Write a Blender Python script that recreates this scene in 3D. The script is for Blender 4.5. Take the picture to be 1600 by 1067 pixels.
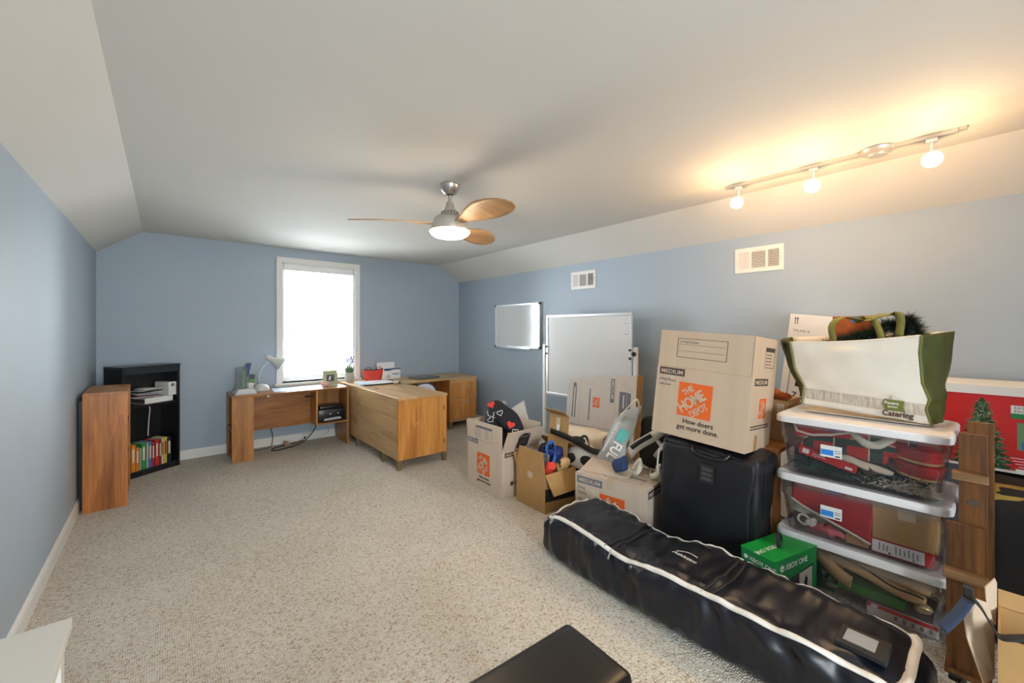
import bpy, bmesh, math, random
from mathutils import Vector, Matrix, noise
random.seed(7)
PI = math.pi
for o in list(bpy.data.objects): bpy.data.objects.remove(o, do_unlink=True)
C = bpy.context.scene.collection
SC = bpy.context.scene

# ------------------------------------------------------------------ camera, sky, exposure
cam_d = bpy.data.cameras.new('camera'); cam_d.lens = 643.09*36/1600; cam_d.sensor_width = 36
cam_d.shift_y = -18.57/1600; cam_d.clip_start = .02
cam = bpy.data.objects.new('camera', cam_d); C.objects.link(cam)
cam.location = (0, 0, 1.42); cam.rotation_euler = (PI/2, 0, -.7006)
SC.camera = cam
SC.view_settings.view_transform = 'Standard'; SC.view_settings.look = 'None'
SC.view_settings.gamma = 1; SC.view_settings.use_curve_mapping = False
SC.view_settings.exposure = 0.38
W = bpy.data.worlds.new('overcast_sky'); SC.world = W; W.use_nodes = True
wn = W.node_tree.nodes['Background']; wn.inputs[0].default_value = (.93, .965, 1.0, 1); wn.inputs[1].default_value = 37.0
def portal(name, loc, rot, sx, sy):
    d = bpy.data.lights.new(name, 'AREA'); d.shape = 'RECTANGLE'; d.size = sx; d.size_y = sy
    d.cycles.is_portal = True
    o = bpy.data.objects.new(name, d); C.objects.link(o); o.location = loc; o.rotation_euler = rot
portal('sky_portal', (1.56, 5.93, 1.52), (-PI/2, 0, 0), .92, 1.5)
portal('sky_portal', (.35, -2.57, 1.45), (PI/2, 0, 0), .95, 1.5)  # portal of the unseen fill window added behind the camera

# ------------------------------------------------------------------ helpers
def V(*a): return Vector(a)
class M:
    def __init__(s): s.v = []; s.f = []
    def add(s, vs, fs):
        n = len(s.v); s.v += [tuple(v) for v in vs]; s.f += [tuple(i+n for i in f) for f in fs]; return s
    def bm(s, b):
        b.verts.ensure_lookup_table()
        for i, v in enumerate(b.verts): v.index = i
        s.add([v.co.copy() for v in b.verts], [[v.index for v in f.verts] for f in b.faces]); b.free(); return s
    def box(s, x0, y0, z0, x1, y1, z1, bev=0, seg=2, mx=None):
        if bev <= 0:
            vs = [V(x, y, z) for z in (z0, z1) for y in (y0, y1) for x in (x0, x1)]
            if mx: vs = [mx @ v for v in vs]
            return s.add(vs, [(0,2,3,1), (4,5,7,6), (0,1,5,4), (2,6,7,3), (0,4,6,2), (1,3,7,5)])
        b = bmesh.new(); bmesh.ops.create_cube(b, size=1)
        for v in b.verts: v.co = V((v.co.x+.5)*(x1-x0)+x0, (v.co.y+.5)*(y1-y0)+y0, (v.co.z+.5)*(z1-z0)+z0)
        bmesh.ops.bevel(b, geom=b.edges[:], offset=bev, segments=seg, affect='EDGES', profile=.5)
        if mx: bmesh.ops.transform(b, matrix=mx, verts=b.verts)
        return s.bm(b)
    def slab(s, o, a, b_, c):            # parallelepiped from corner o and three edge vectors
        o, a, b_, c = V(*o), V(*a), V(*b_), V(*c)
        vs = [o, o+a, o+b_, o+a+b_, o+c, o+a+c, o+b_+c, o+a+b_+c]
        return s.add(vs, [(0,2,3,1), (4,5,7,6), (0,1,5,4), (2,6,7,3), (0,4,6,2), (1,3,7,5)])
    def prism(s, pts, vec):              # polygon extruded along vec
        n = len(pts); p = [V(*q) for q in pts]; w = V(*vec)
        return s.add(p+[q+w for q in p], [tuple(range(n))[::-1], tuple(range(n, 2*n))] + [(i, (i+1) % n, (i+1) % n+n, i+n) for i in range(n)])
    def lathe(s, prof, c=(0,0,0), n=24, mx=None):
        vs = []; fs = []; c = V(*c)
        for r, z in prof:
            for k in range(n):
                a = 2*PI*k/n; p = V(r*math.cos(a), r*math.sin(a), z); vs.append((mx @ p if mx else p)+c)
        for j in range(len(prof)-1):
            for k in range(n):
                a, b = j*n+k, j*n+(k+1) % n; fs.append((a, b, b+n, a+n))
        if prof[0][0] > 1e-4: fs.append(tuple(range(n))[::-1])
        if prof[-1][0] > 1e-4: q = (len(prof)-1)*n; fs.append(tuple(range(q, q+n)))
        return s.add(vs, fs)
    def tube(s, pts, r, n=8, flat=None):
        P = [V(*p) for p in pts]; vs = []; fs = []; up = None
        for i, p in enumerate(P):
            t = (P[min(i+1, len(P)-1)]-P[max(i-1, 0)]).normalized()
            if up is None: up = t.orthogonal().normalized()
            up = (up-t*up.dot(t)).normalized(); sd = t.cross(up)
            rr = r[i] if isinstance(r, (list, tuple)) else r
            for k in range(n):
                a = 2*PI*k/n; vs.append(p+up*rr*math.cos(a)+sd*rr*math.sin(a))
        for i in range(len(P)-1):
            for k in range(n):
                a, b = i*n+k, i*n+(k+1) % n; fs.append((a, b, b+n, a+n))
        m = len(P)-1
        fs += [tuple(range(n))[::-1], tuple(range(m*n, m*n+n))]
        return s.add(vs, fs)
    def ribbon(s, pts, ups, w, t=.0015):  # flat strap: width axis per point in ups
        P = [V(*p) for p in pts]; vs = []; fs = []
        for i, p in enumerate(P):
            d = (P[min(i+1, len(P)-1)]-P[max(i-1, 0)]).normalized(); u = V(*(ups[i] if isinstance(ups, list) else ups))
            u = (u-d*u.dot(d)).normalized(); nn = d.cross(u)
            vs += [p-u*w/2-nn*t, p+u*w/2-nn*t, p+u*w/2+nn*t, p-u*w/2+nn*t]
        for i in range(len(P)-1):
            for k in range(4): a, b = i*4+k, i*4+(k+1) % 4; fs.append((a, b, b+4, a+4))
        m = (len(P)-1)*4; fs += [(3,2,1,0), (m, m+1, m+2, m+3)]
        return s.add(vs, fs)
    def grid(s, fn, nu, nv, cu=False, cv=False):
        vs = [V(*fn(i/(nu if cu else nu-1), j/(nv if cv else nv-1))) for j in range(nv) for i in range(nu)]
        fs = []
        for j in range(nv if cv else nv-1):
            for i in range(nu if cu else nu-1):
                a = j*nu+i; b = j*nu+(i+1) % nu; c = ((j+1) % nv)*nu+(i+1) % nu; d = ((j+1) % nv)*nu+i
                fs.append((a, b, c, d))
        return s.add(vs, fs)
    def ball(s, c, r, n=12, sx=1, sy=1, sz=1):
        return s.lathe([(max(1e-5, r*math.sin(PI*k/n)), -r*math.cos(PI*k/n)) for k in range(n+1)], c, 2*n, Matrix.Diagonal((sx, sy, sz)).to_4x4())
    def obj(s, name, mat, parent=None, smooth=False, loc=None, solid=0, sub=0, angle=None):
        me = bpy.data.meshes.new(name); me.from_pydata(s.v, [], s.f); me.validate()
        b = bmesh.new(); b.from_mesh(me)
        bmesh.ops.recalc_face_normals(b, faces=b.faces[:]); b.to_mesh(me); b.free()
        me.materials.append(MT[mat] if isinstance(mat, str) else mat)
        if smooth:
            for p in me.polygons: p.use_smooth = True
            if smooth == 'auto': me.set_sharp_from_angle(angle=angle or math.radians(40))
        o = bpy.data.objects.new(name, me); C.objects.link(o)
        if parent: o.parent = parent
        if loc: o.location = loc
        if solid: md = o.modifiers.new('thickness', 'SOLIDIFY'); md.thickness = solid; md.offset = 0
        if sub: md = o.modifiers.new('smooth', 'SUBSURF'); md.levels = sub; md.render_levels = sub
        return o
def tag(o, label, cat, group=None):
    o['label'] = label; o['category'] = cat
    if group: o['group'] = group
    return o
def thing(name, label, cat, loc=(0,0,0), rot=(0,0,0), group=None):
    o = bpy.data.objects.new(name, None); C.objects.link(o); o.empty_display_size = .05
    o.location = loc; o.rotation_euler = rot if not isinstance(rot, (int, float)) else (0, 0, rot)
    return tag(o, label, cat, group)
def struct(o): o['kind'] = 'structure'; return o
def box(*a, bev=0): return M().box(*a, bev=bev)
def nz(p, sc, seed=0): return noise.noise(V(p[0]*sc+seed*7.1, p[1]*sc-seed*3.3, p[2]*sc+seed*1.7))
def lerp(a, b, t): return a+(b-a)*t
def interp(pts, t):                       # piecewise-linear sampling of a list of tuples
    t = max(0, min(1, t))*(len(pts)-1); i = min(int(t), len(pts)-2); k = t-i
    return tuple(lerp(a, b, k) for a, b in zip(pts[i], pts[i+1]))
def curve(pts, n):                        # Catmull-Rom through points
    P = [V(*p) for p in pts]; P = [P[0]*2-P[1]]+P+[P[-1]*2-P[-2]]; out = []
    m = len(P)-3
    for k in range(n):
        t = k/(n-1)*m; i = min(int(t), m-1); u = t-i; a, b, c, d = P[i:i+4]
        out.append(.5*((2*b)+(c-a)*u+(2*a-5*b+4*c-d)*u*u+(3*b-a-3*c+d)*u**3))
    return out

# ------------------------------------------------------------------ materials
MT = {}
def newmat(name):
    m = bpy.data.materials.new(name); m.use_nodes = True; MT[name] = m
    nt = m.node_tree; return m, nt, nt.nodes['Principled BSDF']
def mat(name, col, rough=.6, metal=0, var=0, vs=30, bump=0, bs=200, spec=.5, emit=0, stretch=(1,1,1), sheen=0, bd=.002):
    m, nt, b = newmat(name)
    b.inputs['Base Color'].default_value = (*col, 1); b.inputs['Roughness'].default_value = rough
    b.inputs['Metallic'].default_value = metal; b.inputs['Specular IOR Level'].default_value = spec
    if sheen: b.inputs['Sheen Weight'].default_value = sheen
    if emit: b.inputs['Emission Color'].default_value = (*col, 1); b.inputs['Emission Strength'].default_value = emit
    if var or bump:
        tc = nt.nodes.new('ShaderNodeTexCoord'); mp = nt.nodes.new('ShaderNodeMapping'); mp.inputs['Scale'].default_value = stretch
        nt.links.new(tc.outputs['Object'], mp.inputs['Vector'])
    if var:
        n = nt.nodes.new('ShaderNodeTexNoise'); n.inputs['Scale'].default_value = vs; n.inputs['Detail'].default_value = 4
        nt.links.new(mp.outputs[0], n.inputs['Vector'])
        r = nt.nodes.new('ShaderNodeValToRGB'); r.color_ramp.elements[0].position = .3; r.color_ramp.elements[1].position = .7
        r.color_ramp.elements[0].color = (*[c*(1-var) for c in col], 1); r.color_ramp.elements[1].color = (*[min(1, c*(1+var)) for c in col], 1)
        nt.links.new(n.outputs['Fac'], r.inputs[0]); nt.links.new(r.outputs[0], b.inputs['Base Color'])
    if bump:
        n2 = nt.nodes.new('ShaderNodeTexNoise'); n2.inputs['Scale'].default_value = bs; n2.inputs['Detail'].default_value = 3
        nt.links.new(mp.outputs[0], n2.inputs['Vector'])
        bp = nt.nodes.new('ShaderNodeBump'); bp.inputs['Strength'].default_value = bump; bp.inputs['Distance'].default_value = bd
        nt.links.new(n2.outputs['Fac'], bp.inputs['Height']); nt.links.new(bp.outputs[0], b.inputs['Normal'])
    return m
def wood(name, dark, light, axis='z', rough=.35, fine=60, board=0):
    m, nt, b = newmat(name); b.inputs['Roughness'].default_value = rough
    L = nt.links.new; N = nt.nodes.new
    st = {'x': (.06, 1, 1), 'y': (1, .06, 1), 'z': (1, 1, .06)}[axis]
    tc = N('ShaderNodeTexCoord'); mp = N('ShaderNodeMapping'); mp.inputs['Scale'].default_value = st
    L(tc.outputs['Object'], mp.inputs['Vector'])
    n1 = N('ShaderNodeTexNoise'); n1.inputs['Scale'].default_value = fine; n1.inputs['Detail'].default_value = 6; n1.inputs['Roughness'].default_value = .65
    n2 = N('ShaderNodeTexNoise'); n2.inputs['Scale'].default_value = fine*.14; n2.inputs['Detail'].default_value = 3; n2.inputs['Distortion'].default_value = 1.2
    L(mp.outputs[0], n1.inputs['Vector']); L(mp.outputs[0], n2.inputs['Vector'])
    mx = N('ShaderNodeMath'); mx.operation = 'ADD'; L(n1.outputs['Fac'], mx.inputs[0]); L(n2.outputs['Fac'], mx.inputs[1])
    fac = mx.outputs[0]
    if board:                              # boards glued side by side, each a little different
        vo = N('ShaderNodeTexVoronoi'); vo.inputs['Scale'].default_value = board; vo.distance = 'CHEBYCHEV'
        mp2 = N('ShaderNodeMapping'); s2 = {'x': (.25, 1, 1), 'y': (1, .25, 1), 'z': (1, 1, .25)}[axis]; mp2.inputs['Scale'].default_value = s2
        L(tc.outputs['Object'], mp2.inputs['Vector']); L(mp2.outputs[0], vo.inputs['Vector'])
        sp = N('ShaderNodeSeparateColor'); L(vo.outputs['Color'], sp.inputs[0])
        ma = N('ShaderNodeMath'); ma.operation = 'MULTIPLY_ADD'; ma.inputs[1].default_value = .22; L(sp.outputs[0], ma.inputs[0]); L(fac, ma.inputs[2]); fac = ma.outputs[0]
    r = N('ShaderNodeValToRGB'); e = r.color_ramp.elements; e[0].position = .0; e[1].position = 1
    mr = N('ShaderNodeMapRange'); mr.inputs['From Min'].default_value = .72; mr.inputs['From Max'].default_value = 1.32
    L(fac, mr.inputs['Value']); L(mr.outputs[0], r.inputs[0])
    e[0].color = (*dark, 1); e[1].color = (*light, 1)
    L(r.outputs[0], b.inputs['Base Color'])
    bp = N('ShaderNodeBump'); bp.inputs['Strength'].default_value = .12; bp.inputs['Distance'].default_value = .001; L(n1.outputs['Fac'], bp.inputs['Height']); L(bp.outputs[0], b.inputs['Normal'])
    return m
def clear(name, tint, gloss=.1, rough=.08, milk=0.0, milkcol=(.9,.9,.95)):
    m, nt, b = newmat(name); N = nt.nodes.new; L = nt.links.new
    t = N('ShaderNodeBsdfTransparent'); t.inputs[0].default_value = (*tint, 1)
    g = N('ShaderNodeBsdfGlossy'); g.inputs['Roughness'].default_value = rough
    f = N('ShaderNodeFresnel'); f.inputs[0].default_value = 1.35
    ma = N('ShaderNodeMath'); ma.operation = 'MULTIPLY'; ma.inputs[1].default_value = gloss*10; ma.use_clamp = True
    L(f.outputs[0], ma.inputs[0])
    d = N('ShaderNodeBsdfDiffuse'); d.inputs[0].default_value = (*milkcol, 1)
    m1 = N('ShaderNodeMixShader'); m1.inputs[0].default_value = milk; L(t.outputs[0], m1.inputs[1]); L(d.outputs[0], m1.inputs[2])
    m2 = N('ShaderNodeMixShader'); L(ma.outputs[0], m2.inputs[0]); L(m1.outputs[0], m2.inputs[1]); L(g.outputs[0], m2.inputs[2])
    L(m2.outputs[0], nt.nodes['Material Output'].inputs['Surface']); return m
def plaid(name, base, dark, line, sc=9):
    m, nt, b = newmat(name); N = nt.nodes.new; L = nt.links.new; b.inputs['Roughness'].default_value = .9
    tc = N('ShaderNodeTexCoord'); sp = N('ShaderNodeSeparateXYZ'); L(tc.outputs['Object'], sp.inputs[0])
    def band(out, k, lo):
        a = N('ShaderNodeMath'); a.operation = 'MULTIPLY'; a.inputs[1].default_value = k; L(out, a.inputs[0])
        fr = N('ShaderNodeMath'); fr.operation = 'FRACT'; L(a.outputs[0], fr.inputs[0])
        g = N('ShaderNodeMath'); g.operation = 'GREATER_THAN'; g.inputs[1].default_value = lo; L(fr.outputs[0], g.inputs[0]); return g.outputs[0]
    col = None
    def mix(c1, c2, f):
        x = N('ShaderNodeMix'); x.data_type = 'RGBA'; L(f, x.inputs['Factor'])
        if isinstance(c1, tuple): x.inputs['A'].default_value = (*c1, 1)
        else: L(c1, x.inputs['A'])
        x.inputs['B'].default_value = (*c2, 1); return x.outputs['Result']
    s2 = N('ShaderNodeMath'); s2.operation = 'ADD'; L(sp.outputs['X'], s2.inputs[0]); L(sp.outputs['Z'], s2.inputs[1])
    c = mix(base, dark, band(sp.outputs['Y'], sc, .6)); c = mix(c, dark, band(s2.outputs[0], sc*1.2, .66))
    c = mix(c, line, band(sp.outputs['Y'], sc, .955)); c = mix(c, line, band(s2.outputs[0], sc*1.2, .95))
    L(c, b.inputs['Base Color']); return m

# surfaces
mat('wall_paint', (.375, .45, .53), .55, var=.02, vs=2, bump=.05, bs=260)
mat('ceiling_paint', (.70, .685, .645), .8, bump=.08, bs=220)
mat('trim_white', (.78, .78, .76), .4)
def carpet():
    m, nt, b = newmat('carpet'); N = nt.nodes.new; L = nt.links.new
    b.inputs['Roughness'].default_value = .95; b.inputs['Specular IOR Level'].default_value = .15
    tc = N('ShaderNodeTexCoord')
    v = N('ShaderNodeTexVoronoi'); v.inputs['Scale'].default_value = 120; v.inputs['Randomness'].default_value = .6; L(tc.outputs['Object'], v.inputs['Vector'])
    n = N('ShaderNodeTexNoise'); n.inputs['Scale'].default_value = 70; n.inputs['Detail'].default_value = 3; L(tc.outputs['Object'], n.inputs['Vector'])
    big = N('ShaderNodeTexNoise'); big.inputs['Scale'].default_value = 1.3; big.inputs['Detail'].default_value = 3; L(tc.outputs['Object'], big.inputs['Vector'])
    sp = N('ShaderNodeSeparateColor'); L(v.outputs['Color'], sp.inputs[0])
    r = N('ShaderNodeValToRGB'); e = r.color_ramp.elements
    e[0].position = 0; e[0].color = (.45, .34, .24, 1); e[1].position = 1; e[1].color = (.83, .79, .71, 1)
    q = e.new(.10); q.color = (.62, .54, .44, 1); q = e.new(.4); q.color = (.73, .67, .58, 1)
    L(sp.outputs[0], r.inputs[0])
    mx = N('ShaderNodeMix'); mx.data_type = 'RGBA'; mx.blend_type = 'MULTIPLY'; mx.inputs['Factor'].default_value = .35
    rr = N('ShaderNodeValToRGB'); rr.color_ramp.elements[0].color = (.72, .70, .68, 1); rr.color_ramp.elements[0].position = .3; rr.color_ramp.elements[1].position = .65
    L(big.outputs['Fac'], rr.inputs[0]); L(r.outputs[0], mx.inputs['A']); L(rr.outputs[0], mx.inputs['B']); L(mx.outputs['Result'], b.inputs['Base Color'])
    inv = N('ShaderNodeMath'); inv.operation = 'SUBTRACT'; inv.inputs[0].default_value = 1; L(v.outputs['Distance'], inv.inputs[1])
    bp = N('ShaderNodeBump'); bp.inputs['Strength'].default_value = .9; bp.inputs['Distance'].default_value = .011; L(inv.outputs[0], bp.inputs['Height']); L(bp.outputs[0], b.inputs['Normal'])
carpet()
wood('oak_z', (.24, .085, .018), (.54, .25, .07), 'z', .4, 70)
wood('oak_x', (.22, .075, .016), (.50, .22, .06), 'x', .35, 70)
wood('cherry_z', (.20, .05, .008), (.58, .22, .048), 'z', .4, 45, 6)
wood('cherry_y', (.30, .11, .03), (.56, .26, .08), 'y', .4, 55)
wood('maple_z', (.36, .125, .02), (.68, .32, .085), 'z', .38, 38, 9)
wood('maple_y', (.36, .19, .07), (.64, .43, .21), 'y', .35, 34, 7)
wood('maple_x', (.40, .22, .08), (.62, .41, .19), 'x', .35, 40, 7)
wood('rustic', (.032, .010, .002), (.25, .095, .015), 'z', .55, 45)
wood('rustic_y', (.09, .04, .014), (.30, .165, .07), 'y', .6, 45)
wood('fan_wood', (.30, .15, .06), (.56, .33, .15), 'x', .4, 40, 7)
wood('black_ash', (.006, .0065, .008), (.016, .018, .022), 'z', .35, 60)
mat('black_top', (.02, .026, .036), .28)
mat('leg_bronze', (.20, .15, .075), .5, .2)
mat('steel', (.55, .54, .52), .32, 1)
mat('steel_satin', (.62, .60, .56), .42, .7)
mat('aluminium', (.72, .73, .75), .35, .8)
mat('white_plastic', (.80, .80, .79), .35)
mat('bin_lid', (.78, .78, .80), .4)
mat('vent_white', (.82, .80, .76), .4)
mat('vent_dark', (.05, .045, .04), .8)
mat('board_white', (.70, .72, .73), .12)
mat('blind', (.88, .89, .90), .5)
mat('black_plastic', (.012, .012, .014), .35)
mat('black_rubber', (.015, .015, .016), .7)
mat('printer_black', (.010, .012, .018), .3)
mat('dark_grey', (.06, .06, .065), .5)
mat('paper', (.78, .78, .77), .8)
mat('paper_blue', (.62, .72, .86), .7)
mat('ink', (.02, .02, .022), .8)
mat('ink_grey', (.16, .17, .20), .8)
mat('ink_brown', (.07, .055, .045), .8)
mat('cream_ink', (.62, .50, .38), .8)
mat('carton', (.56, .43, .31), .8, var=.05, vs=18, bump=.1, bs=120, stretch=(1,1,.05))
mat('carton_light', (.60, .49, .39), .8, var=.04, vs=18, bump=.1, bs=120, stretch=(1,1,.05))
mat('carton_pale', (.60, .55, .50), .8, var=.04, vs=12)
mat('carton_kraft', (.46, .27, .105), .8, var=.06, vs=14)
mat('carton_inside', (.40, .22, .09), .85, var=.06, vs=14)
mat('hd_orange', (.78, .13, .015), .7)
mat('tape', (.60, .48, .34), .25)
mat('navy_nylon', (.005, .0065, .013), .36, bump=.15, bs=500)
mat('suitcase_cloth', (.007, .008, .012), .5, bump=.2, bs=900, stretch=(1,1,.3))
mat('zip_white', (.78, .76, .72), .6)
mat('vinyl_black', (.007, .005, .004), .34, bump=.12, bs=300, bd=.001)
mat('vinyl_clear', (.35, .36, .36), .12)
mat('xbox_green', (.004, .30, .045), .4, var=.04, vs=6)
mat('xbox_side', (.01, .22, .06), .4)
mat('tote_cream', (.74, .70, .62), .7, var=.04, vs=8)
mat('tote_olive', (.062, .070, .012), .6, var=.2, vs=9)
mat('tote_edge', (.16, .16, .03), .6)
mat('weave', (.50, .45, .38), .8, var=.35, vs=60, stretch=(1, 2.2, .25))
mat('brown_ink', (.07, .03, .02), .8)
mat('olive_ink', (.15, .17, .03), .7)
mat('fir', (.006, .022, .012), .7, var=.5, vs=40)
mat('tinsel', (.030, .095, .080), .35, .1, var=.5, vs=30)
mat('red_cloth', (.42, .012, .018), .75, var=.12, vs=14, bump=.25, bs=40)
mat('red_box', (.55, .012, .012), .5, var=.08, vs=5)
mat('red_tin', (.36, .012, .018), .3)
mat('gold_trim', (.62, .45, .22), .35, .6)
mat('trim_rope', (.72, .66, .54), .8)
mat('cream_cloth', (.70, .60, .46), .85, var=.06, vs=10, bump=.2, bs=60)
mat('tan_cloth', (.60, .38, .17), .85, var=.08, vs=10, bump=.2, bs=60)
mat('holly', (.03, .06, .03), .8, var=.6, vs=16)
mat('green_box', (.05, .20, .035), .5)
mat('pink_tissue', (.62, .12, .14), .7, var=.2, vs=30)
mat('label_blue', (.03, .25, .75), .5)
mat('shred', (.55, .47, .36), .7, var=.3, vs=60)
mat('hearts_black', (.010, .012, .02), .8, bump=.3, bs=200)
mat('hearts_red', (.70, .05, .03), .7)
mat('blue_gloss', (.010, .025, .16), .25)
mat('blue_bright', (.02, .12, .45), .4)
mat('denim', (.02, .045, .12), .8, var=.3, vs=60)
mat('navy_strap', (.03, .05, .10), .7, var=.15, vs=60)
mat('orange_cloth', (.45, .10, .015), .85, var=.2, vs=20)
mat('yellow_cloth', (.40, .27, .05), .8, var=.1, vs=10)
mat('black_cloth', (.012, .011, .011), .75, var=.2, vs=8)
mat('navy_cloth', (.02, .03, .055), .8, var=.2, vs=8)
mat('grey_tote', (.42, .43, .42), .6, var=.04, vs=8)
mat('teal_ink', (.12, .48, .45), .6)
mat('white_ink', (.80, .80, .78), .6)
mat('gear_white', (.60, .58, .53), .5)
mat('frame_green', (.42, .44, .27), .6)
mat('pink_ceramic', (.70, .40, .38), .3)
mat('pot_grey', (.48, .47, .43), .7)
mat('stem_green', (.15, .27, .13), .7)
mat('lavender', (.16, .11, .28), .8)
mat('pouch_red', (.72, .055, .035), .5)
mat('laptop_grey', (.17, .18, .185), .35, .5)
mat('chair_white', (.66, .70, .78), .5)
mat('chair_blue', (.05, .09, .22), .5)
mat('blue_card', (.02, .07, .20), .5)
mat('green_card', (.10, .30, .05), .5)
mat('lamp_white', (.66, .67, .65), .3)
mat('roof_shingle', (.42, .43, .46), .9, var=.15, vs=4)
mat('siding', (.55, .57, .60), .8)
mat('grass', (.50, .50, .48), .9, var=.15, vs=.5)
mat('tree_green', (.012, .05, .018), .8, var=.7, vs=25)
mat('pink_plug', (.62, .36, .24), .6)
mat('white_table', (.70, .68, .63), .45)
clear('bin_plastic', (.965, .965, .975), .05, .10, .02, (.75, .72, .80))
clear('pane_glass', (.96, .98, .98), .08, .01, 0)
clear('acrylic', (.84, .90, .91), .1, .05, .10)
clear('poly_bag', (.85, .85, .86), .10, .2, .22)
for nm, cl, st in (('lamp_glass', (1, .80, .55), 14.0), ('bulb_lens', (1, .74, .44), 28.0)):
    mat(nm, cl, .4, emit=st)
plaid('plaid_red', (.45, .02, .02), (.02, .05, .04), (.55, .42, .30), 7)
BOOKC = {'orange': (.72,.25,.02), 'green': (.03,.30,.08), 'grey': (.45,.45,.42), 'blue': (.05,.20,.48), 'crimson': (.45,.02,.05), 'red': (.55,.04,.02), 'maroon': (.28,.03,.02), 'yellow': (.70,.52,.08), 'cream': (.70,.64,.50), 'black': (.02,.025,.04)}
for k, c in BOOKC.items(): mat('book_'+k, c, .45)

# ------------------------------------------------------------------ printed faces
class Face:                               # a flat face: o = bottom-left corner as seen, u to the right, v up
    def __init__(s, parent, o, u, v): s.p = parent; s.o = V(*o); s.u = V(*u).normalized(); s.v = V(*v).normalized(); s.n = s.u.cross(s.v)
    def at(s, a, b, h=0): return s.o+s.u*a+s.v*b+s.n*h
    def rect(s, name, a0, b0, a1, b1, m, h=.0008, z=0):
        return M().slab(s.at(a0, b0, z), s.u*(a1-a0), s.v*(b1-b0), s.n*h).obj(name, m, s.p)
    def poly(s, name, pts, m, h=.0008, z=0): return M().prism([s.at(a, b, z) for a, b in pts], s.n*h).obj(name, m, s.p)
    def outline(s, name, a0, b0, a1, b1, w, m, rules=0):
        k = M()
        for q in ((a0,b0,a1,b0+w), (a0,b1-w,a1,b1), (a0,b0,a0+w,b1), (a1-w,b0,a1,b1)): k.slab(s.at(q[0],q[1]), s.u*(q[2]-q[0]), s.v*(q[3]-q[1]), s.n*.0008)
        for i in range(rules): y = b0+(b1-b0)*(i+1)/(rules+1); k.slab(s.at(a0+.01,y), s.u*(a1-a0-.02), s.v*w*.6, s.n*.0008)
        return k.obj(name, m, s.p)
    def text(s, body, a, b, size, m, rot=0, wide=1, bold=0, align='LEFT', z=.0012, name='lettering', shear=0, space=1):
        cu = bpy.data.curves.new(name, 'FONT'); cu.body = body; cu.size = size; cu.extrude = .0002; cu.offset = bold*size; cu.align_x = align
        cu.resolution_u = 3; cu.shear = shear; cu.space_character = space
        tmp = bpy.data.objects.new(name, cu); C.objects.link(tmp); bpy.context.view_layer.update()
        me = bpy.data.meshes.new_from_object(tmp.evaluated_get(bpy.context.evaluated_depsgraph_get())); bpy.data.objects.remove(tmp)
        me.materials.clear(); me.materials.append(MT[m]); o = bpy.data.objects.new(name, me); C.objects.link(o); o.parent = s.p
        R = Matrix((s.u, s.v, s.n)).transposed().to_4x4()
        o.matrix_local = Matrix.Translation(s.at(a, b, z)) @ R @ Matrix.Rotation(rot, 4, 'Z') @ Matrix.Diagonal((wide, 1, 1, 1))
        return o
def depot_logo(F, a, b, s, paper='carton_light'):
    F.rect('logo_square', a, b, a+s, b+s, 'hd_orange', .0006)
    r = math.radians(38)
    F.text('THE', a+.34*s, b+.70*s, .25*s, paper, r, .8, .03, 'CENTER', space=.95)
    F.text('HOME', a+.50*s, b+.345*s, .44*s, paper, r, .74, .03, 'CENTER', space=.92)
    F.text('DEPOT', a+.70*s, b+.16*s, .27*s, paper, r, .72, .025, 'CENTER', space=.92)
def medium_tag(F, a, b, w, h, ink='ink_grey', paper='carton_light', rot=0):
    F.rect('size_label', a, b, a+w, b+h, ink, .0006); F.text('MEDIUM', a+w/2, b+h*.22, h*.78, paper, 0, w*.92/(h*.78*3.95), .015, 'CENTER')

# ------------------------------------------------------------------ room shell
XL, XR, YB, YF, KN, CE = -.52, 3.707, 5.76, -2.45, 2.193, 2.44
SL, SR = -.175, 3.337
struct(box(XL-.15, YF-.15, -.12, XR+.15, YB+.15, 0).obj('floor', 'carpet'))
struct(box(XL-.15, YF, 0, XL, YB, KN).obj('wall_left', 'wall_paint'))
struct(box(XR, YF, 0, XR+.15, YB, KN).obj('wall_right', 'wall_paint'))
struct(box(SL, YF, CE, SR, YB, CE+.1).obj('ceiling', 'ceiling_paint'))
struct(M().prism([(XL, YF, KN), (XL-.15, YF, KN), (XL-.15, YF, CE+.1), (SL, YF, CE+.1), (SL, YF, CE)], (0, YB-YF, 0)).obj('ceiling_left', 'ceiling_paint'))
struct(M().prism([(XR, YF, KN), (XR+.15, YF, KN), (XR+.15, YF, CE+.1), (SR, YF, CE+.1), (SR, YF, CE)], (0, YB-YF, 0)).obj('ceiling_right', 'ceiling_paint'))
def gable(name, y0, y1, wx0, wx1, wz0, wz1):
    k = M(); x0, x1 = XL-.15, XR+.15; z1 = CE+.1
    k.box(x0, y0, 0, wx0, y1, z1); k.box(wx1, y0, 0, x1, y1, z1); k.box(wx0, y0, 0, wx1, y1, wz0); k.box(wx0, y0, wz1, wx1, y1, z1)
    return struct(k.obj(name, 'wall_paint'))
gable('wall_back', YB, YB+.15, 1.115, 2.005, .77, 2.255)
gable('wall_front', YF-.15, YF, -.1, .8, .72, 2.18)  # opening belongs to the added fill window, sized for foreground light
def base(name, pts, fn): struct(fn.obj(name, 'trim_white'))
def bboard(name, p, d, L, nrm):
    prof = [(0,0), (.014,0), (.014,.075), (.010,.088), (.004,.098), (0,.10)]
    struct(M().prism([V(*p)+V(*nrm)*a+V(0,0,b) for a, b in prof], V(*d)*L).obj(name, 'trim_white'))
bboard('baseboard_left', (XL, YF, 0), (0,1,0), YB-YF, (1,0,0))
bboard('baseboard_right', (XR, YF, 0), (0,1,0), YB-YF, (-1,0,0))
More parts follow.
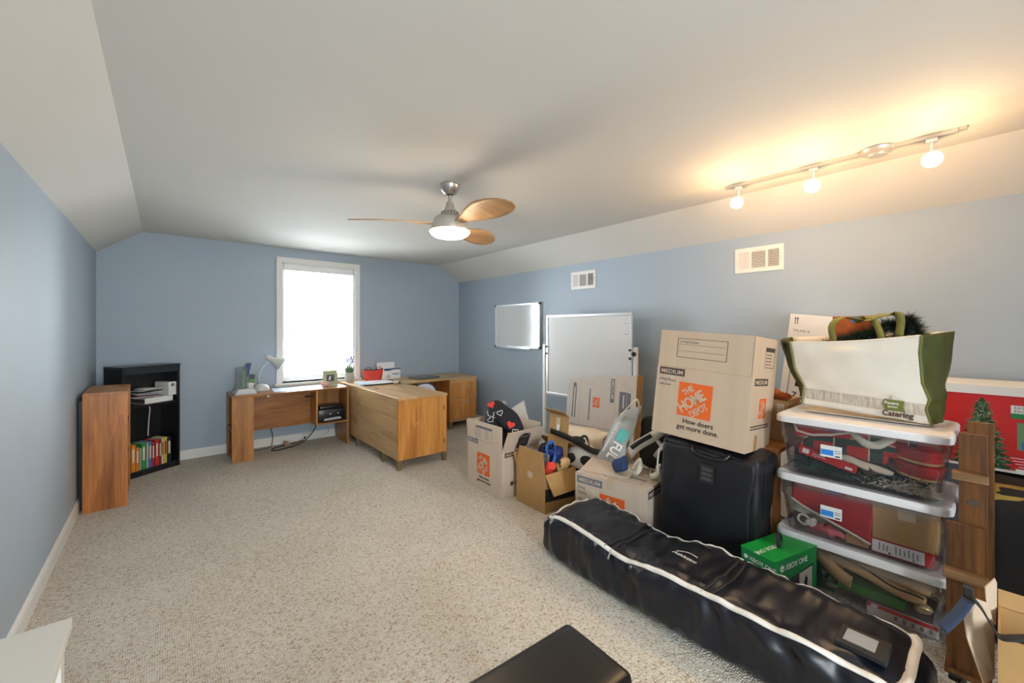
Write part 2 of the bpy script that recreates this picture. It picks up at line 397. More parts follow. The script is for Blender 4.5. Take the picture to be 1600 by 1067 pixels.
bboard('baseboard_back', (XL, YB, 0), (1,0,0), XR-XL, (0,-1,0))
bboard('baseboard_front', (XL, YF, 0), (1,0,0), XR-XL, (0,1,0))
def window(name, x0, x1, z0, z1, yin, s, mull=0):
    # s = +1: outside lies at larger y
    w = struct(bpy.data.objects.new(name, None)); C.objects.link(w); w.location = ((x0+x1)/2, yin, z0)
    ox, oz = (x0+x1)/2, z0
    def B(nm, a, m='trim_white', bev=0):
        k = M()
        for q in a: k.box(q[0]-ox, min(q[1]*s, q[4]*s), q[2]-oz, q[3]-ox, max(q[1]*s, q[4]*s), q[5]-oz, bev)
        return k.obj(nm, m, w)
    c = .066
    for nm, q in (('casing', (x0-c, -.02, z0-.02, x0, 0, z1+c)), ('casing', (x1, -.02, z0-.02, x1+c, 0, z1+c)), ('casing', (x0-c, -.021, z1, x1+c, 0, z1+c))): B(nm, [q], bev=.005)
    B('casing_edge', [(x0-c, -.027, z0-.02, x0-c+.012, -.02, z1+c), (x1+c-.012, -.027, z0-.02, x1+c, -.02, z1+c), (x0-c, -.027, z1+c-.012, x1+c, -.02, z1+c)])
    B('window_sill', [(x0-c-.025, -.055, z0-.045, x1+c+.025, .01, z0-.018)], bev=.006); B('apron', [(x0-c, -.016, z0-.10, x1+c, 0, z0-.045)], bev=.004)
    B('jamb', [(x0, 0, z0-.02, x0+.018, .15, z1)]); B('jamb', [(x1-.018, 0, z0-.02, x1, .15, z1)]); B('jamb', [(x0, 0, z1-.018, x1, .15, z1)]); B('stool', [(x0, 0, z0-.02, x1, .15, z0+.004)])
    zm = (z0+z1)/2-.06; f = .04
    cols = [x0+.018+(x1-x0-.036)*i/(mull+1) for i in range(mull+2)]
    for i in range(mull+1):
        a, b = cols[i], cols[i+1]
        for (za, zb, ya) in ((z0+.004, zm+.03, .085), (zm-.005, z1-.018, .115)):
            sh = B('sash', [(a, ya, za, a+f, ya+.028, zb), (b-f, ya, za, b, ya+.028, zb), (a+f, ya, za, b-f, ya+.028, za+.045), (a+f, ya, zb-.035, b-f, ya+.028, zb)])
            k = M().box(a+f-ox, (ya+.012)*s if s > 0 else -(ya+.016), za+.045-oz, b-f-ox, (ya+.016)*s if s > 0 else -(ya+.012), zb-.035-oz).obj('pane', 'pane_glass', sh)
    return w
window('window_1', 1.115, 2.005, .77, 2.255, YB, 1)
window('fill_window', -.1, .8, .72, 2.18, YF, -1, 0)  # unseen window added behind the camera to brighten the foreground

# outside: the neighbouring roof in bright haze
nb = thing('neighbour_house', 'grey shingled house roof seen through the window blind', 'house', (3, 20, -3.2))
box(-9, 0, 0, 11, 9, 3.0).obj('wall', 'siding', nb)
M().prism([(-9.6, -.6, 2.9), (-9.6, 9.6, 2.9), (-9.6, 4.5, 6.0)], (21.2, 0, 0)).obj('roof', 'roof_shingle', nb)
for x in (-6, -1, 4, 8):
    f = box(x, -.06, .8, x+1.2, -.001, 2.4).obj('window', 'trim_white', nb); box(x+.08, -.07, .88, x+1.12, -.061, 2.32).obj('pane', 'ink_grey', f)

# ------------------------------------------------------------------ window blind
wb = thing('window_blind', 'white horizontal slat blind lowered over the window', 'blind', (1.56, YB+.045, .80))
hw = .424
box(-hw, -.03, 1.37, hw, .025, 1.435, bev=.004).obj('headrail', 'blind', wb)
box(-hw, -.042, 1.365, hw, -.032, 1.437, bev=.003).obj('valance', 'blind', wb)
k = M(); ta = math.radians(-5)
for i in range(2):
    pass
def slat_mesh():
    return M().grid(lambda u, v: (lerp(-hw, hw, u), (v-.5)*.048*math.cos(ta), (v-.5)*.048*math.sin(ta)+.0022*(1-(2*v-1)**2)), 2, 5)
s0 = slat_mesh().obj('slat', 'blind', wb, solid=.0024); ns = 33
for i in range(ns):
    o = s0 if i == 0 else s0.copy()
    if i: C.objects.link(o)
    o.location = (0, 0, .045+i*.0405)
box(-hw, -.024, .004, hw, .024, .022, bev=.004).obj('bottom_rail', 'blind', wb)
for x in (-.33, 0, .33): M().tube([(x, -.026, .02), (x, -.026, 1.37)], .0012, 5).obj('ladder_cord', 'blind', wb)
M().tube([(-.365, -.034, 1.36), (-.365, -.034, .64)], .0016, 6).obj('pull_cord', 'blind', wb)
M().tube([(.345, -.034, 1.36), (.345, -.034, .60)], .0035, 6).obj('tilt_wand', 'blind', wb)
for x, z in ((-.365, .625), (-.352, .595), (.345, .60), (.352, .54)): M().lathe([(.003,.03), (.006,.022), (.007,0), (.002,-.004)], (x, -.034, z), 8).obj('cord_tassel', 'dark_grey', wb)

# ------------------------------------------------------------------ wall vents, outlet, whiteboards
def vent(y0, y1, label):
    t = thing('air_vent', label, 'vent', (XR, (y0+y1)/2, 1.892), group='wall air vents'); w = (y1-y0)/2; h = .206
    k = M(); z0, z1 = .036, h-.036; cols = [(-w+.03, -w/3-.008), (-w/3+.008, w/3-.008), (w/3+.008, w-.03)]
    k.box(-.008, -w, 0, 0, w, z0, .002); k.box(-.008, -w, z1, 0, w, h, .002)
    ys = [-w]+[q for c in cols for q in c]+[w]
    for i in range(0, 8, 2): k.box(-.008, ys[i], z0-.002, 0, ys[i+1], z1+.002)
    k.obj('grille_frame', 'vent_white', t); box(-.0012, -w+.02, .03, -.0002, w-.02, h-.03).obj('duct', 'vent_dark', t)
    for ci, (a, b) in enumerate(cols):       # image left column = largest y
        if ci == 1: 
            for j in range(11): z = z0+(z1-z0)*(j+.5)/11; M().slab((-.008, a, z-.003), (0, b-a, 0), (.006, 0, .006), (0, 0, .0022)).obj('louvre', 'vent_white', t)
        else:
            tw = -.005 if ci == 2 else .005
            for j in range(9): y = a+(b-a)*(j+.5)/9; M().slab((-.008, y-tw/2-.001, z0), (.006, tw, 0), (0, .0024, 0), (0, 0, z1-z0)).obj('louvre', 'vent_white', t)
            if ci == 0:
                for j in range(7): z = z0+(z1-z0)*(j+.5)/7; box(-.0035, a, z-.001, -.0015, b, z+.001).obj('cross_bar', 'vent_white', t)
    M().tube([(-.014, -w+.016, h*.36), (-.014, -w+.016, h*.64)], .003, 6).obj('damper_lever', 'vent_white', t)
    for yy in (-w+.012, w-.012): M().lathe([(.004, 0), (.003, .003)], (-.008, yy, h/2), 8, Matrix.Rotation(-PI/2, 4, 'Y')).obj('screw', 'steel_satin', t)
vent(2.932, 3.295, 'small white wall vent above the rolling whiteboard')
vent(1.091, 1.451, 'white wall vent below the track light')
t = thing('wall_outlet', 'white outlet plate low on the right wall', 'outlet', (XR, 4.56, .29))
box(-.006, -.036, 0, 0, .036, .115, bev=.003).obj('plate', 'white_plastic', t)
for z in (.03, .072): box(-.009, -.017, z-.014, -.006, .017, z+.014, bev=.002).obj('socket', 'white_plastic', t)

t = thing('wall_whiteboard', 'small whiteboard mounted high on the blue wall', 'whiteboard', (XR, 4.276, 1.172))
def board(t, w, h, x, th, tray=False):
    a, b = -w/2, w/2
    box(x+.004, a+.01, .01, x+th-.002, b-.01, h-.01).obj('writing_surface', 'board_white', t)
    for nm, q in (('frame_bar', (a, 0, b, .026)), ('frame_bar', (a, h-.026, b, h)), ('frame_bar', (a, .026, a+.026, h-.026)), ('frame_bar', (b-.026, .026, b, h-.026))):
        box(x-.004, q[0], q[1], x+th, q[2], q[3], bev=.003).obj(nm, 'aluminium', t)
    for y in (a, b-.024):
        for z in (0, h-.024): box(x-.008, y-.003, z-.003, x+th, y+.027, z+.027, bev=.004).obj('corner_cap', 'dark_grey', t)
board(t, .936, .60, -.03, .03)
box(-.062, -.30, -.012, -.034, .30, -.002, bev=.002).obj('pen_tray', 'aluminium', t)
t = thing('rolling_whiteboard', 'large whiteboard on a tall metal stand behind the boxes', 'whiteboard', (3.45, 2.875, 0))
u = bpy.data.objects.new('board', None); C.objects.link(u); u.parent = t; u.location = (0, 0, .66)
bw, bh = 1.17, .93
box(.004, -bw/2+.01, .01, .014, bw/2-.01, bh-.01).obj('writing_surface', 'board_white', u)
for q in ((-bw/2, 0, bw/2, .03), (-bw/2, bh-.03, bw/2, bh), (-bw/2, .03, -bw/2+.03, bh-.03), (bw/2-.03, .03, bw/2, bh-.03)): box(-.006, q[0], q[1], .018, q[2], q[3], bev=.004).obj('frame_bar', 'aluminium', u)
for y in (-bw/2-.035, bw/2+.035):
    box(-.012, y-.018, .05, .024, y+.018, 1.25, bev=.004).obj('post', 'vent_white', t)
    box(-.12, y-.018, .05, .20, y+.018, .085, bev=.006).obj('foot', 'vent_white', t)
    for x in (-.10, .18): M().lathe([(.002,-.02), (.02,-.02), (.024,0), (.02,.02), (.002,.02)], (x, y, .026), 12, Matrix.Rotation(PI/2, 4, 'X')).obj('caster', 'black_rubber', t)
    for z in (1.14, 1.22): M().lathe([(.012, 0), (.012, .012), (.006, .016)], (-.012, y-math.copysign(.05, y), z), 10, Matrix.Rotation(-PI/2, 4, 'Y')).obj('bolt', 'dark_grey', t)
    box(-.018, y-.006-math.copysign(.02, y), 1.12, -.010, y+.006-math.copysign(.02, y), 1.24, bev=.002).obj('bracket', 'steel', t)
M().lathe([(.010, 0), (.022, .006), (.022, .022), (.012, .028)], (-.012, -bw/2-.035, 1.185), 14, Matrix.Rotation(-PI/2, 4, 'Y')).obj('clamp_knob', 'black_plastic', t)
M().tube([(.006, -bw/2-.03, .12), (.006, bw/2+.03, .12)], .014, 8).obj('crossbar', 'vent_white', t)
for y, z, w in ((-.52, 1.495, 'upper'), (-.51, 1.39, 'lower')):
    o = M().lathe([(.016, 0), (.017, .004), (.012, .010), (.006, .010)], (0, 0, 0), 14, Matrix.Rotation(-PI/2, 4, 'Y')).obj('board_magnet', 'aluminium'); o.location = (3.453, 2.875+y, z)
    tag(o, w+' round magnet at the right edge of the large whiteboard', 'magnet', 'whiteboard magnets')

# ------------------------------------------------------------------ ceiling fan
fx, fy = 1.53, 2.491
fan = thing('ceiling_fan', 'three-blade wooden ceiling fan with a lit round lamp', 'ceiling fan', (fx, fy, CE))
M().lathe([(.066,0), (.073,-.008), (.073,-.02), (.048,-.062), (.030,-.074)], n=28).obj('canopy', 'steel', fan, 'auto')
M().lathe([(.020,-.066), (.020,-.078)], n=16).obj('collar', 'black_plastic', fan)
M().lathe([(.0125,-.07), (.0125,-.16)], n=16).obj('downrod', 'steel', fan, 'auto')
hs = M().lathe([(.018,-.124), (.024,-.13), (.034,-.17), (.062,-.212), (.074,-.222), (.076,-.226), (.10,-.234), (.114,-.256), (.124,-.285), (.128,-.315), (.128,-.325)], n=36).obj('motor_housing', 'steel_satin', fan, 'auto')
for k_ in range(16):
    a = 2*PI*k_/16; M().ball((.057*math.cos(a), .057*math.sin(a), -.203), .0055, 5).obj('vent_hole', 'vent_dark', hs)
M().lathe([(.085,-.2265), (.0775,-.2275), (.0775,-.231), (.092,-.2325)], n=36).obj('vent_groove', 'vent_dark', hs)
M().lathe([(.139,-.326), (.140,-.336), (.130,-.353), (.105,-.368), (.065,-.378), (.001,-.382)], n=36).obj('lamp_dome', 'lamp_glass', fan, True)
M().lathe([(.128,-.318), (.143,-.322), (.143,-.330), (.139,-.332)], n=36).obj('lamp_ring', 'steel_satin', fan, 'auto')
def blade(ang):
    L = .575; N = 40; P = []
    def wd(t):
        if t > .6: return .108*math.sqrt(max(.0006, 1-((t-.6)/.4)**2))
        q = t/.6; return lerp(.034, .108, q*q*(3-2*q))
    m = M(); pit = math.radians(-14); R = Matrix.Rotation(ang, 4, 'Z')
    def fn(u, v):
        t = u; r = .10+L*t; w = wd(t)*(1 if t > .02 else .5)
        y = (v-.5)*2*w; p = pit*min(1, .35+t*2)
        return R @ V(r, y*math.cos(p), -.285+y*math.sin(p)+.012*math.sin(t*PI))
    m.grid(fn, N, 9)
    b = m.obj('blade', 'fan_wood', fan, True, solid=.007)
    return b
for a in (152, 28, -90): blade(math.radians(a))

# ------------------------------------------------------------------ track light
tl = thing('track_light', 'brushed metal ceiling track with three glowing spot heads', 'track light', (3.07, .68, CE))
box(-.018, -.545, -.022, .018, .56, 0, bev=.003).obj('rail', 'steel_satin', tl)
box(-.014, -.575, -.017, .014, -.545, 0, bev=.002).obj('end_cap', 'steel_satin', tl); box(-.014, .56, -.017, .014, .585, 0, bev=.002).obj('end_cap', 'steel_satin', tl)
M().lathe([(.055, 0), (.075, -.005), (.07, -.022), (.045, -.034), (.042, -.042), (.001, -.044)], (0, -.235, 0), 28).obj('power_canopy', 'steel_satin', tl, 'auto')
for i, y in enumerate((.50, .065, -.45)):
    hd = bpy.data.objects.new('spot_head', None); C.objects.link(hd); hd.parent = tl; hd.location = (0, y, -.022)
    box(-.014, -.022, -.02, .014, .022, 0, bev=.003).obj('adapter', 'vent_white', hd)
    M().tube([(0, 0, -.018), (0, 0, -.085)], .006, 8).obj('stem', 'vent_white', hd)
    dv = V(-.82, -.12, -.42).normalized(); q = dv.to_track_quat('Z', 'Y').to_matrix().to_4x4(); c = V(-.015, 0, -.105)
    M().lathe([(.001,-.055), (.022,-.05), (.030,-.02), (.040, .025), (.042, .034), (.037, .034), (.033, .0), (.001,-.01)], c, 20, q).obj('shade', 'vent_white', hd, 'auto')
    M().lathe([(.035, .024), (.030, .034), (.018, .040), (.001, .042)], c, 20, q).obj('bulb_face', 'bulb_lens', hd, True)
    ld = bpy.data.lights.new('spot_bulb', 'POINT'); ld.energy = 6; ld.color = (1, .62, .30); ld.shadow_soft_size = .035
    lo = bpy.data.objects.new('spot_bulb', ld); C.objects.link(lo); lo.parent = hd; lo.location = c+dv*.10+V(0, 0, -.13)
    sd = bpy.data.lights.new('spot_beam', 'SPOT'); sd.energy = 12; sd.color = (1, .68, .38); sd.spot_size = math.radians(150); sd.spot_blend = 1; sd.shadow_soft_size = .03
    so = bpy.data.objects.new('spot_beam', sd); C.objects.link(so); so.parent = hd; so.location = c+dv*.06; so.rotation_euler = (-dv).to_track_quat('Z', 'Y').to_euler()
# lamp light of the fan
ld = bpy.data.lights.new('fan_bulb', 'POINT'); ld.energy = 6; ld.color = (1, .80, .56); ld.shadow_soft_size = .12
lo = bpy.data.objects.new('fan_bulb', ld); C.objects.link(lo); lo.location = (fx, fy, 1.90)
#PART2

# ------------------------------------------------------------------ black corner bookcase
th = math.atan2(.577, .816)
bk = thing('corner_bookcase', 'tall black bookcase set diagonally across the corner', 'bookcase', (-.303, 5.259, 0), th)
L, D, Hb = .518, .24, 1.045                # local: x along the front, y depth (away from the viewer)
box(0, 0, 0, .022, D, Hb).obj('side_panel', 'black_ash', bk); box(L-.022, 0, 0, L, D, Hb).obj('side_panel', 'black_ash', bk)
box(-.004, -.006, Hb, L+.004, D, Hb+.022, bev=.002).obj('top', 'black_top', bk)
box(.022, 0, Hb-.055, L-.022, .02, Hb).obj('top_rail', 'black_top', bk)
box(.022, D-.008, .01, L-.022, D-.002, Hb).obj('back_panel', 'black_ash', bk)
for z, nm in ((.035, 'shelf'), (.665, 'shelf')): box(.022, .004, z, L-.022, D-.01, z+.022).obj(nm, 'black_ash', bk)
box(.022, .012, 0, L-.022, .03, .035).obj('kick_plate', 'black_ash', bk)
R2 = Matrix.Rotation(th, 4, 'Z'); O2 = V(-.303, 5.259, 0)
def onbk(x, y, z): return R2 @ V(x, y, z)+O2
def book(name, label, loc, rz, w, d, h, m, lean=0, group='books on the bottom shelf', title=True):
    t = thing(name, label, 'book', loc, (0, lean, rz), group)
    k = M(); k.box(0, 0, 0, w, .003, h); k.box(0, 0, 0, .0025, d, h); k.box(w-.0025, 0, 0, w, d, h); k.obj('cover', m, t)
    box(.0026, .004, .004, w-.0026, d-.005, h-.005).obj('page_block', 'paper', t)
    if title and w > .016: box(w*.25, -.0012, h*.35, w*.75, -.0002, h*.85).obj('spine_title', 'book_cream' if m not in ('book_cream', 'book_yellow') else 'book_maroon', t)
    return t
x = .085
BK = [('orange', .038, .26, 'thick orange book at the near end of the bottom shelf'), ('orange', .030, .225, 'shorter orange paperback second from the near end'), ('grey', .016, .21, 'thin grey book beside the orange paperback'), ('green', .042, .255, 'thick green book among the bottom shelf books'),
      ('grey', .020, .25, 'grey spined book right of the green book'), ('blue', .028, .255, 'blue book standing between grey and crimson books'), ('crimson', .026, .24, 'dark pink book right of the blue book'), ('red', .036, .26, 'thick red book in the middle of the row'),
      ('maroon', .022, .25, 'maroon book right of the thick red book'), ('cream', .020, .26, 'cream spined book left of the yellow one'), ('yellow', .032, .265, 'yellow book near the far end of the row'), ('black', .040, .255, 'black and blue book at the far end of the row')]
for c, w, h, lb in BK:
    book('book', lb, onbk(x, .02, .0575), th, w*.93, .15, h, 'book_'+c, lean=random.uniform(0, .012)); x += w+.0012
t = thing('ring_binder', 'white ring binder lying flat on the upper shelf', 'binder', onbk(.20, .015, .688), th)
box(0, 0, 0, .26, .20, .055, bev=.003).obj('cover', 'white_plastic', t); box(-.002, .006, .006, .0, .19, .048).obj('page_block', 'ink_brown', t)
t = thing('file_box', 'white magazine file standing at the right of the upper shelf', 'file box', onbk(.418, .015, .745), th)
box(0, 0, 0, .075, .19, .135, bev=.002).obj('case', 'white_plastic', t); box(.022, -.0015, .09, .055, 0, .12).obj('spine_label', 'ink_grey', t)
for i in range(7):
    o = M().grid(lambda u, v: (lerp(0, .21, u), lerp(0, .15, v), .006*math.sin(u*5+i)*(v+.3)), 8, 5).obj('loose_paper', ('paper', 'book_maroon', 'paper_blue', 'paper', 'dark_grey', 'paper', 'paper')[i], None, True, solid=.0025)
    o.location = onbk(.12+.012*i, .03, .757+.0125*i); o.rotation_euler = (0, 0, th+random.uniform(-.2, .12))
    tag(o, ('bottom white sheet', 'dark red leaflet', 'pale blue sheet', 'white sheet above the blue one', 'dark grey brochure', 'white sheet below the top', 'topmost white sheet')[i]+' of the paper pile on the upper shelf', 'paper', 'loose papers on the upper shelf')
o = M().tube([onbk(.36, .2, .66), onbk(.362, .19, .60), onbk(.358, .2, .50), onbk(.36, .215, .33)], .005, 6).obj('hanging_cable', 'white_plastic'); tag(o, 'white cord hanging in the middle of the black bookcase', 'cord')

# ------------------------------------------------------------------ small wooden bookcase, black strip behind it
t = thing('wooden_bookcase', 'narrow cherry wood bookcase standing end-on by the left wall', 'bookcase', (-.485, 4.54, 0), .02)
w, L, h = .255, .60, .905                # local x: away from wall, y: along wall
box(0, 0, 0, w, .02, h).obj('side_panel', 'cherry_z', t); box(0, L-.02, 0, w, L, h).obj('side_panel', 'cherry_z', t)
box(0, 0, h, w+.003, L, h+.02, bev=.002).obj('top', 'cherry_y', t); box(.002, .02, .02, .010, L-.02, h).obj('back_panel', 'cherry_z', t)
for z in (.05, .33, .62): box(.010, .02, z, w-.006, L-.02, z+.02).obj('shelf', 'cherry_y', t)
box(w-.02, .02, 0, w-.008, L-.02, .05).obj('kick_plate', 'cherry_z', t)
o = box(-.513, 4.62, .005, -.490, 5.18, .86).obj('black_strip', 'black_ash'); tag(o, 'thin black strip between the wall and wooden bookcase', 'board')  # thin black box filling the gap behind the bookcase

# ------------------------------------------------------------------ oak computer desk under the window
dk = thing('computer_desk', 'oak desk under the window with a printer cubby', 'desk', (.54, 5.235, 0))
DW, DD, DT = 1.215, .45, .71
box(-.004, -.006, DT-.022, DW+.004, DD, DT, bev=.003).obj('desktop', 'oak_x', dk)
box(0, 0, 0, .20, .018, DT-.022).obj('pedestal_front', 'oak_z', dk)
box(.18, .018, 0, .20, DD, DT-.022).obj('pedestal_side', 'oak_z', dk); box(0, DD-.018, 0, .18, DD, DT-.022).obj('pedestal_back', 'oak_z', dk)
for z in (.03, .33): box(0, .018, z, .18, DD-.018, z+.016).obj('shelf', 'oak_x', dk)
box(.20, .26, .265, DW-.38, .278, DT-.022).obj('modesty_panel', 'oak_x', dk)
box(DW-.022, 0, 0, DW, DD, DT-.022).obj('side_panel', 'oak_z', dk)
cb = box(DW-.382, 0, .30, DW-.364, DD-.1, DT-.022).obj('cubby_side', 'oak_z', dk)
box(DW-.382, 0, .282, DW-.022, DD-.1, .30).obj('cubby_floor', 'oak_x', dk); box(DW-.364, DD-.118, .30, DW-.022, DD-.1, DT-.022).obj('cubby_back', 'oak_z', dk)
box(DW-.382, -.002, .282, DW-.364, .0, DT-.022).obj('edge_strip', 'maple_z', cb)
M().tube([(.34, .03, DT-.023), (.34, .03, DT-.035)], .03, 14).obj('cable_clip', 'steel_satin', dk)
box(DW-.47, .10, DT-.10, DW-.385, .16, DT-.085, bev=.003).obj('cable_bracket', 'black_plastic', dk)
pr_ = thing('printer', 'black inkjet printer in the desk cubby', 'printer', (.54+DW-.348, 5.25, .301))
box(0, .02, 0, .31, .30, .15, bev=.012).obj('body', 'printer_black', pr_, 'auto'); box(.02, .04, .15, .29, .28, .185, bev=.012).obj('scanner_lid', 'printer_black', pr_, 'auto')
tr = box(.04, -.045, .012, .27, .03, .024, bev=.003).obj('paper_tray', 'printer_black', pr_)
M().slab((.05, -.04, .026), (.20, .015, .004), (.02, .07, .012), (0, 0, .004)).obj('paper', 'paper', tr); M().slab((.11, -.02, .032), (.13, .03, .012), (.02, .05, .01), (0, 0, .002)).obj('paper', 'paper', tr)
for x in (.13, .22): box(x, .017, .085, x+.018, .02, .098, bev=.001).obj('button', 'white_plastic', pr_)
box(.06, .012, .12, .25, .02, .13).obj('control_strip', 'dark_grey', pr_)
for nm, lb, r, m, pts in (('black_cable', 'thick black cord looping on the carpet under the desk', .006, 'black_rubber', [(1.43, 5.42, .30), (1.42, 5.46, .2), (1.36, 5.52, .09), (1.30, 5.58, .02), (1.15, 5.50, .008), (.98, 5.46, .008), (.97, 5.55, .008), (1.10, 5.62, .01), (1.25, 5.63, .02), (1.33, 5.64, .035)]),
                          ('lamp_cord', 'thin grey cord hanging below the desk', .0035, 'dark_grey', [(.91, 5.55, .36), (.95, 5.60, .27), (.99, 5.66, .18), (1.0, 5.69, .08), (.97, 5.66, .01), (.86, 5.62, .006), (.78, 5.62, .006)]),
                          ('white_cable', 'pale cable drooping behind the cubby', .003, 'white_plastic', [(1.52, 5.60, .30), (1.60, 5.64, .22), (1.66, 5.70, .10), (1.55, 5.70, .03), (1.44, 5.70, .02)])):
    o = M().tube(curve(pts, 40), r, 8).obj(nm, m, None, True); tag(o, lb, 'cord')
t = thing('power_adapter', 'tan plug adapter lying on the black cord', 'plug', (1.13, 5.60, .0), .5); box(-.02, -.025, .016, .02, .03, .06, bev=.006).obj('body', 'pink_plug', t); box(-.012, -.05, .024, .012, -.025, .045, bev=.004).obj('plug', 'pink_plug', t)
t = thing('desk_outlet', 'white outlet box at the baseboard under the desk', 'outlet', (1.37, 5.742, 0)); box(-.035, -.03, .015, .035, 0, .085, bev=.004).obj('plate', 'white_plastic', t); box(-.018, -.04, .03, .002, -.03, .06, bev=.002).obj('plug', 'black_plastic', t)

# desk-top objects
z = DT+.001
t = thing('desk_mat', 'white paper desk pad on the oak desk', 'desk pad', (.955, 5.285, z)); M().prism([(-.01, 0, 0), (.50, 0, 0), (.56, .32, 0), (.02, .34, 0)], (0, 0, .004)).obj('sheet', 'paper_blue', t); M().slab((.47, .19, .0041), (.11, .03, 0), (-.02, .06, 0), (0, 0, .001)).obj('note', 'paper', t)
t = thing('paper_stack', 'stack of papers and notebooks at the desk left end', 'papers', (.585, 5.34, z))
for i, (a, m) in enumerate(((.05, 'paper'), (-.03, 'paper_blue'), (.08, 'paper'), (.0, 'paper'), (.1, 'paper'))):
    M().slab((.008*i, .012*i, .009*i), (.20-.012*i, .012*math.sin(a*9), 0), (-.01, .24-.02*i, 0), (0, 0, .008)).obj('sheet_bundle', m, t)
t = thing('letter_holder', 'clear acrylic letter holder standing on the papers', 'letter holder', (.61, 5.48, z+.046))
box(0, 0, 0, .10, .11, .004).obj('base', 'acrylic', t)
for y in (0, .05, .105): box(0, y, .004, .10, y+.004, .24-.01*(y > .04)).obj('divider', 'acrylic', t)
for i, (m, x0, x1, y, h) in enumerate((('green_card', .05, .085, .02, .20), ('dark_grey', .06, .10, .03, .23), ('ink_brown', .02, .07, .07, .16))):
    M().slab((x0, y, .006), (x1-x0, 0, 0), (.004, .006, h), (0, .004, 0)).obj('letter', m, t)
o = M().slab((.68, 5.57, z+.17), (.05, 0, -.004), (.035, .008, .155), (0, .012, 0)).obj('blue_folder', 'blue_card'); o['label'] = 'blue folder tilted upright in the letter holder'; o['category'] = 'folder'
o = M().slab((.685, 5.565, z+.055), (.03, 0, 0), (.0, .0, .17), (0, .02, 0)).obj('wooden_ruler', 'cream_cloth'); tag(o, 'pale wooden ruler standing beside the blue folder', 'ruler')
t = thing('pencil_mug', 'white mug beside the letter holder', 'mug', (.755, 5.60, z+.002))
M().lathe([(.001, 0), (.034, 0), (.036, .004), (.036, .095), (.033, .095), (.033, .008), (.001, .008)], n=20).obj('cup', 'white_plastic', t, 'auto')
M().tube(curve([(.035, 0, .075), (.058, 0, .07), (.058, 0, .03), (.035, 0, .022)], 12), .005, 8).obj('handle', 'white_plastic', t)
o = M().slab((.735, 5.57, z+.10), (.055, 0, -.01), (.012, .004, .10), (0, .003, 0)).obj('green_card', 'green_card'); tag(o, 'green and grey card sticking out of the white mug', 'card'); M().slab((.741, 5.5695, z+.145), (.055, 0, -.01), (.006, .002, .05), (0, .001, 0)).obj('print_panel', 'dark_grey', o)
lm = thing('desk_lamp', 'white gooseneck desk lamp beside the window', 'desk lamp', (.86, 5.53, z))
M().lathe([(.001, 0), (.075, 0), (.08, .01), (.074, .045), (.05, .07), (.02, .08), (.001, .082)], n=22).obj('base', 'lamp_white', lm, 'auto')
M().tube(curve([(-.02, 0, .075), (-.03, 0, .16), (-.015, 0, .23), (.045, 0, .31), (.085, 0, .365)], 24), .0055, 8).obj('gooseneck', 'steel_satin', lm, True)
dv = V(.80, -.25, -.48).normalized(); q = dv.to_track_quat('Z', 'Y').to_matrix().to_4x4()
M().lathe([(.001, -.03), (.026, -.028), (.03, -.01), (.028, .02), (.034, .05), (.055, .10), (.078, .155), (.075, .155), (.05, .10), (.028, .05), (.001, .03)], (.075, -.01, .375), 24, q).obj('shade', 'lamp_white', lm, 'auto')
M().lathe([(.012, .04), (.02, .08), (.028, .11), (.001, .135)], (.075, -.01, .375), 16, q).obj('bulb', 'white_plastic', lm, True)
t = thing('photo_frame', 'square green picture frame on the desk corner', 'picture frame', (1.60, 5.46, z+.002), (-.12, 0, -.12))
for q in ((-.085, 0, .085, .055), (-.085, .135, .085, .19), (-.085, .055, -.045, .135), (.045, .055, .085, .135)): box(q[0], -.008, q[1], q[2], .008, q[3], bev=.002).obj('frame_bar', 'frame_green', t)
box(-.045, -.002, .055, .045, .004, .135).obj('photo', 'dark_grey', t); M().slab((-.02, -.003, .07), (.02, 0, 0), (.01, 0, .045), (0, .001, 0)).obj('photo_figure', 'paper', t); M().slab((.008, .008, .02), (.02, 0, 0), (0, .09, -.02), (0, 0, .12)).obj('easel_back', 'dark_grey', t)
pg = thing('pink_pig', 'small pink ceramic pig in front of the picture frame', 'figurine', (1.52, 5.37, z), .3)
M().ball((0, 0, .036), .034, 10, 1.3, 1, 1).obj('body', 'pink_ceramic', pg, True); M().ball((-.045, -.004, .045), .022, 8).obj('head', 'pink_ceramic', pg, True)
M().lathe([(.009, 0), (.009, .012)], (-.064, -.005, .043), 10, Matrix.Rotation(-PI/2, 4, 'Y')).obj('snout', 'pink_ceramic', pg)
for y in (-.014, .012): M().lathe([(.008, 0), (.001, .018)], (-.044, y, .062), 6).obj('ear', 'pink_ceramic', pg)
for x in (-.024, .024):
    for y in (-.016, .016): M().lathe([(.008, 0), (.009, .02)], (x, y, 0), 8).obj('leg', 'pink_ceramic', pg)

